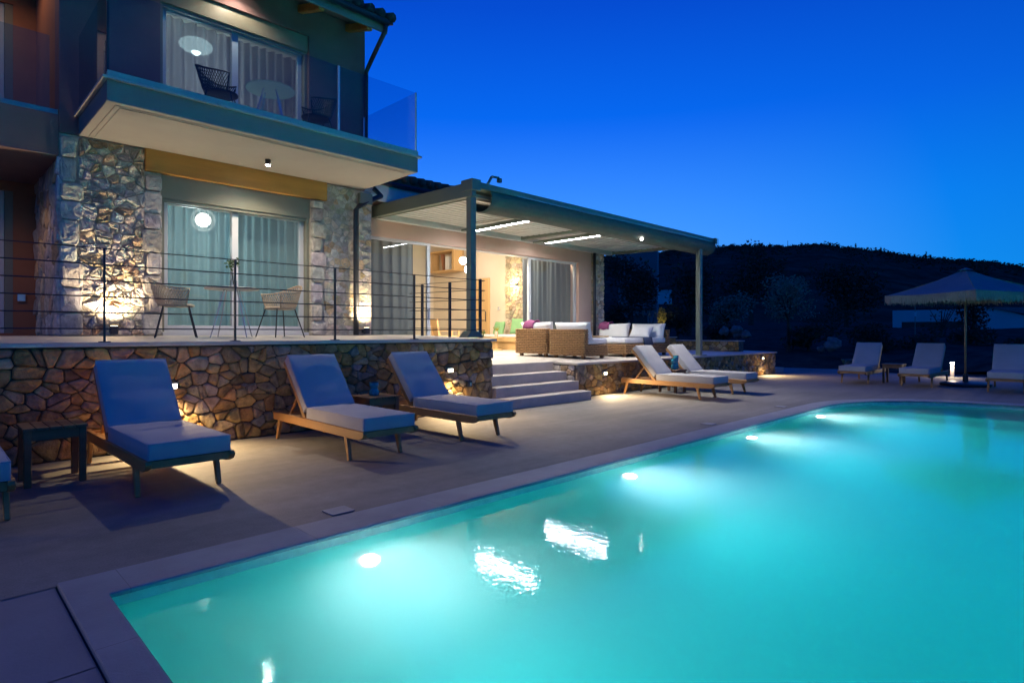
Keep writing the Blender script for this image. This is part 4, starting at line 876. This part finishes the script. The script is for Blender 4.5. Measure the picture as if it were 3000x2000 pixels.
def pot(x,y,z,r,h,lb,leafm,pm,lr,n_):
    t=thing('potted_plant',lb,'plant',(x,y,z)); b=MB(); b.lathe([(r*.7,0),(r,h*.9),(r,h),(r*.85,h)],n=14); b.build('pot',pm,t); b=MB(); rn=random.Random(int(x*100)); 
    for k in range(12): a=rn.uniform(0,6.3); b.bar((0,0,h*.9),(lr*math.cos(a)*.8,lr*math.sin(a)*.8,h+lr*rn.uniform(.9,2)),.03,.004,(0,0,1),.004,.003)
    leaves(b,(0,0,h+lr),(lr,lr,lr),n_,lr*.25,rn,.0); b.build('foliage',leafm,t,recalc=False)
pot(12.6,14.0,.755,.14,.35,'white flowering plant in a dark pot in the lounge doorway','leafg','turq',.16,60)
pot(14.0,17.0,4.33,.1,.16,'green plant in a small pot on top of the wall shelf','leafg','oak',.14,50)
t=thing('flower_vase','small vase of yellow flowers in front of the lounge bench','vase',(12.9,13.6,.755)); b=MB(); b.lathe([(.2,0),(.2,.03),(.03,.05),(.03,.36),(.2,.38),(.2,.41)],n=14); b.build('stand','oak',t); b=MB(); b.lathe([(.05,.41),(.06,.5),(.045,.6)],n=12); b.build('vase','pink',t); b=MB(); leaves(b,(0,0,.68),(.11,.11,.09),60,.03,random.Random(2),.0); b.build('flowers','leafy',t,recalc=False)
# ================================================================== UMBRELLA
t=thing('garden_umbrella','large pale square garden umbrella with fringe on a wooden pole','umbrella',(18.2,2.42,0))
b=MB(); b.tube([(0,0,.03),(.0,.0,2.84)],.026,10); b.build('pole','bamboo',t,smooth=True)
b=MB(); b.lathe([(.50,0),(.52,.02),(.52,.07),(.40,.10),(.06,.11),(.05,.3)],n=28); b.build('base','anth',t)
cor=[(1.68*math.cos(R(a)),1.68*math.sin(R(a))) for a in (194,104,14,284)]
b=MB()
for i in range(4):
    p0=Vector((*cor[i],2.26));p1=Vector((*cor[(i+1)%4],2.26)); ap=Vector((0,0,2.87))
    def fn(s,q,p0=p0,p1=p1,ap=ap):
        e=p0.lerp(p1,s); p=e.lerp(ap,q); p.z-=.10*math.sin(PI*q)*(.55+.45*math.sin(PI*s)); p.z-=.03*math.sin(PI*s)*(1-q); return p
    b.grid(fn,10,10)
can=b.build('canopy','umb',t); can.modifiers.new('s','SOLIDIFY').thickness=.006
b=MB(); rn=random.Random(9)
for i in range(4):
    p0=Vector((*cor[i],2.26));p1=Vector((*cor[(i+1)%4],2.26)); n_=110
    for k in range(n_):
        a=p0.lerp(p1,k/n_); c=p0.lerp(p1,(k+.82)/n_); zz=lambda s:-.03*math.sin(PI*s); a.z+=zz(k/n_)+.004; c.z+=zz((k+.82)/n_)+.004; l=.225+rn.uniform(-.06,.03); o_=Vector((rn.uniform(-.006,.006),rn.uniform(-.006,.006),0)); a0=a*1.004; c0=c*1.004; a0.z=a.z;c0.z=c.z
        b.add([a0,c0,c0+o_+Vector((0,0,-l)),a0+o_+Vector((0,0,-l))],[(0,1,2,3)])
b.build('fringe','fringe',t,recalc=False)
b=MB()
for x,y in cor: b.tube([(0,0,2.80),(x*.97,y*.97,2.245)],.012,6)
b.build('ribs','bamboo',t)
b=MB(); b.lathe([(.16,0),(.05,.045),(.02,.06)],(0,0,2.84),12); b.build('vent_cap','umb',t)
# ================================================================== GARDEN
def gwall(x0,y0,x1,y1,z0,z1,lb,seed,th=.35,cap=True,size=.16,pal=PAL):
    a=Vector((x0,y0,0)); d=Vector((x1-x0,y1-y0,0)); L_=d.length; ang=math.atan2(d.y,d.x)
    t=thing('garden_wall',lb,'wall',(x0,y0,z0),ang,'low stone garden walls'); h=z1-z0
    b=MB(); b.box(0,-th,0,L_,-.02,h); b.build('wall_core','mortar_d',t); b=MB(); stones(b,L_,h-.01,(0,-th,.005),(1,0,0),(0,0,1),(0,-1,0),size,1.3,.009,.04,pal,seed,.015)
    b.build('stone_face','stone',t,smooth=True,col=True,recalc=False)
    if cap: b=MB(); b.box(-.03,-th-.05,h,L_+.03,.02,h+.035); b.build('cap','coping',t)
gwall(18.5,10.5,18.5,8.1,.72,1.03,'low stone wall on the sofa terrace behind the right pergola post',61)
gwall(17.9,11.0,18.4,10.6,.72,1.14,'short bright stone pillar behind the wicker chaise',62,.4)
gwall(36,13.4,27.6,7.95,.0,.38,'stone garden wall along the far side of the sloping path',63,.4,False,.3); gwall(27.4,7.8,24.2,6.3,-.05,.3,'lower stone garden wall near the left lounger of the far row',64,.4,False,.25)
gwall(27.5,14.6,25.2,11.6,.05,.62,'stone garden wall beyond the terrace end',65,.4,False,.28)
t=thing('stone_step','broad pale step at the right end of the sofa terrace','step',(19.44,7.55,-.01)); b=MB(); b.box(0,0,0,.9,1.8,.17); b.build('lower_slab','coping',t); b=MB(); b.box(.0,.4,.172,.45,1.8,.34); b.build('upper_slab','coping',t)
def plant(name,u,v,d,r,n_,lb,leafm,size,grp,trunk=0,cat='shrub',seed=0):
    p=at(u,v,d); t=thing(name,lb,cat,(p.x,p.y,max(-.05,p.z-r[2]-trunk)),0,grp); rn=random.Random(seed+int(u)); b=MB()
    cl=max(5,n_//120)
    for k in range(cl):
        a=rn.uniform(0,6.3); q=rn.uniform(.2,.75); c=(r[0]*q*math.cos(a),r[1]*q*math.sin(a),trunk+r[2]+r[2]*rn.uniform(-.65,.6)); s=rn.uniform(.35,.6); leaves(b,c,(r[0]*s,r[1]*s,r[2]*s),n_//cl,size,rn,.1)
    b.build('crown' if trunk else 'foliage',leafm,t,recalc=False); b=MB(); hh=trunk+r[2]*1.1
    b.tube([(0,0,-.4),(.06,.03,hh*.4),(-.03,.02,hh)],max(.03,r[0]*.09),7,.02)
    for k in range(5): a=rn.uniform(0,6.3); b.tube([(0,0,hh*.5),(r[0]*.5*math.cos(a),r[1]*.5*math.sin(a),trunk+r[2]*1.2)],max(.02,r[0]*.04),5,.01)
    b.build('trunk','bark',t)
plant('olive_tree',2310,868,25,(1.12,1.12,1.0),2600,'round olive tree with a slim trunk beyond the path','leaf',.075,'garden trees',1.1,'tree')
plant('tree',1850,830,31,(1.6,1.6,1.7),2400,'dark bushy tree directly right of the stone pillar','leafd',.11,'garden trees',.9,'tree')
plant('tree',2020,850,36,(1.9,1.9,2.0),2400,'dark dense tree behind the right pergola post','leafd',.12,'garden trees',1.0,'tree')
plant('tree',2130,905,30,(1.2,1.2,.9),1800,'low silvery tree between the pergola post and the olive tree','leaf',.09,'garden trees',.5,'tree')
plant('tree',2200,800,48,(2.6,2.6,2.6),2400,'tall dark tree on the slope above the olive tree','leafd',.16,'garden trees',1.2,'tree')
plant('tree',2480,850,50,(3.2,3.2,2.6),2600,'broad dark tree on the slope left of the umbrella','leafd',.18,'garden trees',1.0,'tree')
plant('tree',2855,880,30,(.75,.75,2.0),2000,'narrow dark cypress-like tree behind the umbrella pole','leafd',.1,'garden trees',.5,'tree')
plant('tree',2760,915,30,(1.1,1.1,1.0),240,'sparse small tree in front of the white house behind the umbrella','leafd',.07,'garden trees',.9,'tree')
for u,v,d,r,lb in ((1800,925,27,(1.0,1.0,.7),'dark shrub right of the stone pillar behind the sofa'),(1985,935,25,(.9,.9,.7),'dark shrub left of the right pergola post behind the low wall'),(2110,985,27,(1.1,1.1,.6),'dark low shrub under the silvery tree'),(2370,985,25,(1.1,1.1,.5),'dark shrub right of the olive trunk'),(2540,985,25,(1.3,1.3,.9),'dark shrub behind the first two pale loungers'),(2680,1000,25,(1.0,1.0,.8),'dark shrub below the white house wall'),(2860,1020,25,(1.1,1.1,.9),'dark shrub between the bollard light and the right lounger'),(2980,1015,24,(1.0,1.0,.5),'spiky dark shrub in front of the white gable at the right edge'),(2440,940,40,(2.0,2.0,1.4),'large dark shrub far behind the boulder')):
    plant('shrub',u,v,d,r,1100,lb,'leafd',.085,'garden shrubs')
p=at(1938,935,24); t=thing('shrub','small clipped shrub lit yellow from below behind the sofa','shrub',(p.x,p.y,1.42)); b=MB(); leaves(b,(0,0,.55),(.20,.20,.38),700,.035,rnd,.3); b.build('foliage','leafy',t,recalc=False); b=MB(); b.tube([(0,0,-1.4),(0,0,.4)],.03,6); b.build('trunk','bark',t)
t=thing('garden_spotlight','small garden spotlight lighting the clipped yellow shrub','spotlight',(p.x-.38,p.y-.35,1.3)); b=MB(); b.tube([(0,0,-1.3),(0,0,.12)],.03,8); b.build('housing','anth',t); b=MB(); b.tube([(0,0,.121),(0,0,.126)],.024,8); b.build('lens','warm',t); lamp('SPOT',(p.x-.38,p.y-.35,1.46),22,(1,.75,.35),t,(p.x,p.y,2.05),.03,80,.5)
p=at(1905,945,22); t=thing('pampas_grass','pale feathery grass plumes left of the lit shrub','grass',(p.x,p.y,.95)); b=MB(); c_=MB()
for k in range(9):
    a=rnd.uniform(0,6.3); e=Vector((.34*math.cos(a)*rnd.uniform(.3,1),.34*math.sin(a)*rnd.uniform(.3,1),.8+rnd.uniform(0,.3))); b.tube([(0,0,-.7),e*.5+Vector((0,0,.15)),e],.006,4)
    if k<4: leaves(c_,e,(.05,.05,.13),60,.03,rnd,.0)
b.build('stems','leafd',t); c_.build('plumes','plume',t,recalc=False)
def rock(u,v,d,r,lb,seed):
    p=at(u,v,d); b=MB(); b.sphere((0,0,0),(r,r*.9,r*.85),22,16); rn=random.Random(seed); o_=rn.uniform(0,50); vs=[]
    for q in b.v:
        q=Vector(q); n_=noise.noise(q*2.2/r*.6+Vector((o_,0,0)))*.45+noise.noise(q*5/r*.6+Vector((o_,3,0)))*.22+noise.noise(q*12/r*.6+Vector((o_,3,5)))*.09; vs.append(q*(1+n_))
    b.v=vs; o=b.build('boulder','rock',loc=p,smooth=True); tag(o,lb,'boulder','garden boulders')
for i,(u,v,d,r,lb) in enumerate(((2438,1008,23,.30,'upright weathered boulder right of the olive trunk'),(2405,1022,23.5,.15,'small boulder left of the upright boulder'),(2838,1063,21.5,.24,'pale boulder right of the bollard light'),(2770,1066,22.5,.17,'small dark boulder left of the bollard light'),(2122,970,26,.22,'left grey boulder above the terrace wall'),(2155,972,26,.30,'large grey boulder above the terrace wall, middle of three'),(2185,980,25.5,.2,'right grey boulder above the terrace wall'))): rock(u,v,d,r,lb,i)
# distant houses
p=at(1872,880,100); t=thing('distant_house','dark flat roofed block of flats between the pergola and the hill','building',(p.x,p.y,-1),R(-62)); b=MB(); b.box(-3.1,-3,0,3.1,3,(975-737)*100/F+2.3); b.build('wall','fardark',t)
for z in (3.5,7.2,10.8):
    b=MB(); b.box(-1.0,-3.04,z,1.6,-2.98,z+1.7); b.build('window','farwin',t); b=MB(); b.box(-2.9,-3.9,z-.9,2.9,-3.0,z-.72); b.build('balcony_slab','fardark',t)
h_=(975-737)*100/F+2.3; b=MB()
for x in (-2.8,-1.2,.2,1.5,2.9): b.tube([(x,-2.8,h_),(x,-2.8,h_+.9)],.04,4)
b.build('roof_rods','farwin',t)
p=at(1948,872,80); b=MB(); b.box(-.9,-1,0,.9,1,1.7); b.box(-1,-1.1,1.7,1,1.1,1.85); o=b.build('garden_shed','farwall',loc=(p.x,p.y,p.z-.9)); o.rotation_euler=(0,0,R(-60)); tag(o,'small pale hut at the foot of the dark block of flats','hut')
p=at(2725,985,45); t=thing('white_house','flat white house wall seen under the umbrella, left of its pole','house',(p.x,p.y,0),R(-78)); b=MB(); b.box(-2.4,0,-1,2.4,4,3.05); b.build('wall','farwall',t)
b=MB(); b.box(-1.8,-.02,1.65,2.3,.05,2.15); b.build('window','farwin',t); b=MB(); b.box(-2.5,-.5,1.15,2.4,-.02,1.3); b.build('ledge','farwall',t); b=MB(); b.box(-1.9,-.03,-.5,2.3,.04,1.1); b.build('shutter','fardark',t)
p=at(2950,1010,42); t=thing('white_house','white gabled house wall at the right edge, behind the far lounger','house',(p.x,p.y,0),R(-80)); b=MB(); b.prism([(-1.75,-1),(4,-1),(4,1.6),(1.3,2.4),(-.8,3.15),(-1.75,3.2)],0,5,'y'); b.build('wall','farwall',t); b=MB(); b.box(-1.6,-.04,-.2,-1.25,.02,1.3); b.build('window','farwin',t)
b=MB(); b.prism([(-1.1,3.15),(4.2,3.0),(4.2,2.2),(1.2,2.55)],-.2,5.2,'y'); b.build('roof','fardark',t)
p=at(2681,950,34); t=thing('garden_lamp_post','thin pole with a small pale lamp in front of the white house','lamp post',(p.x,p.y,0)); b=MB(); b.tube([(0,0,0),(0,0,3.1)],.02,6); b.build('pole','pergm',t); b=MB(); b.box(-.05,-.05,2.25,.05,.05,2.5); b.build('lamp_head','white',t)
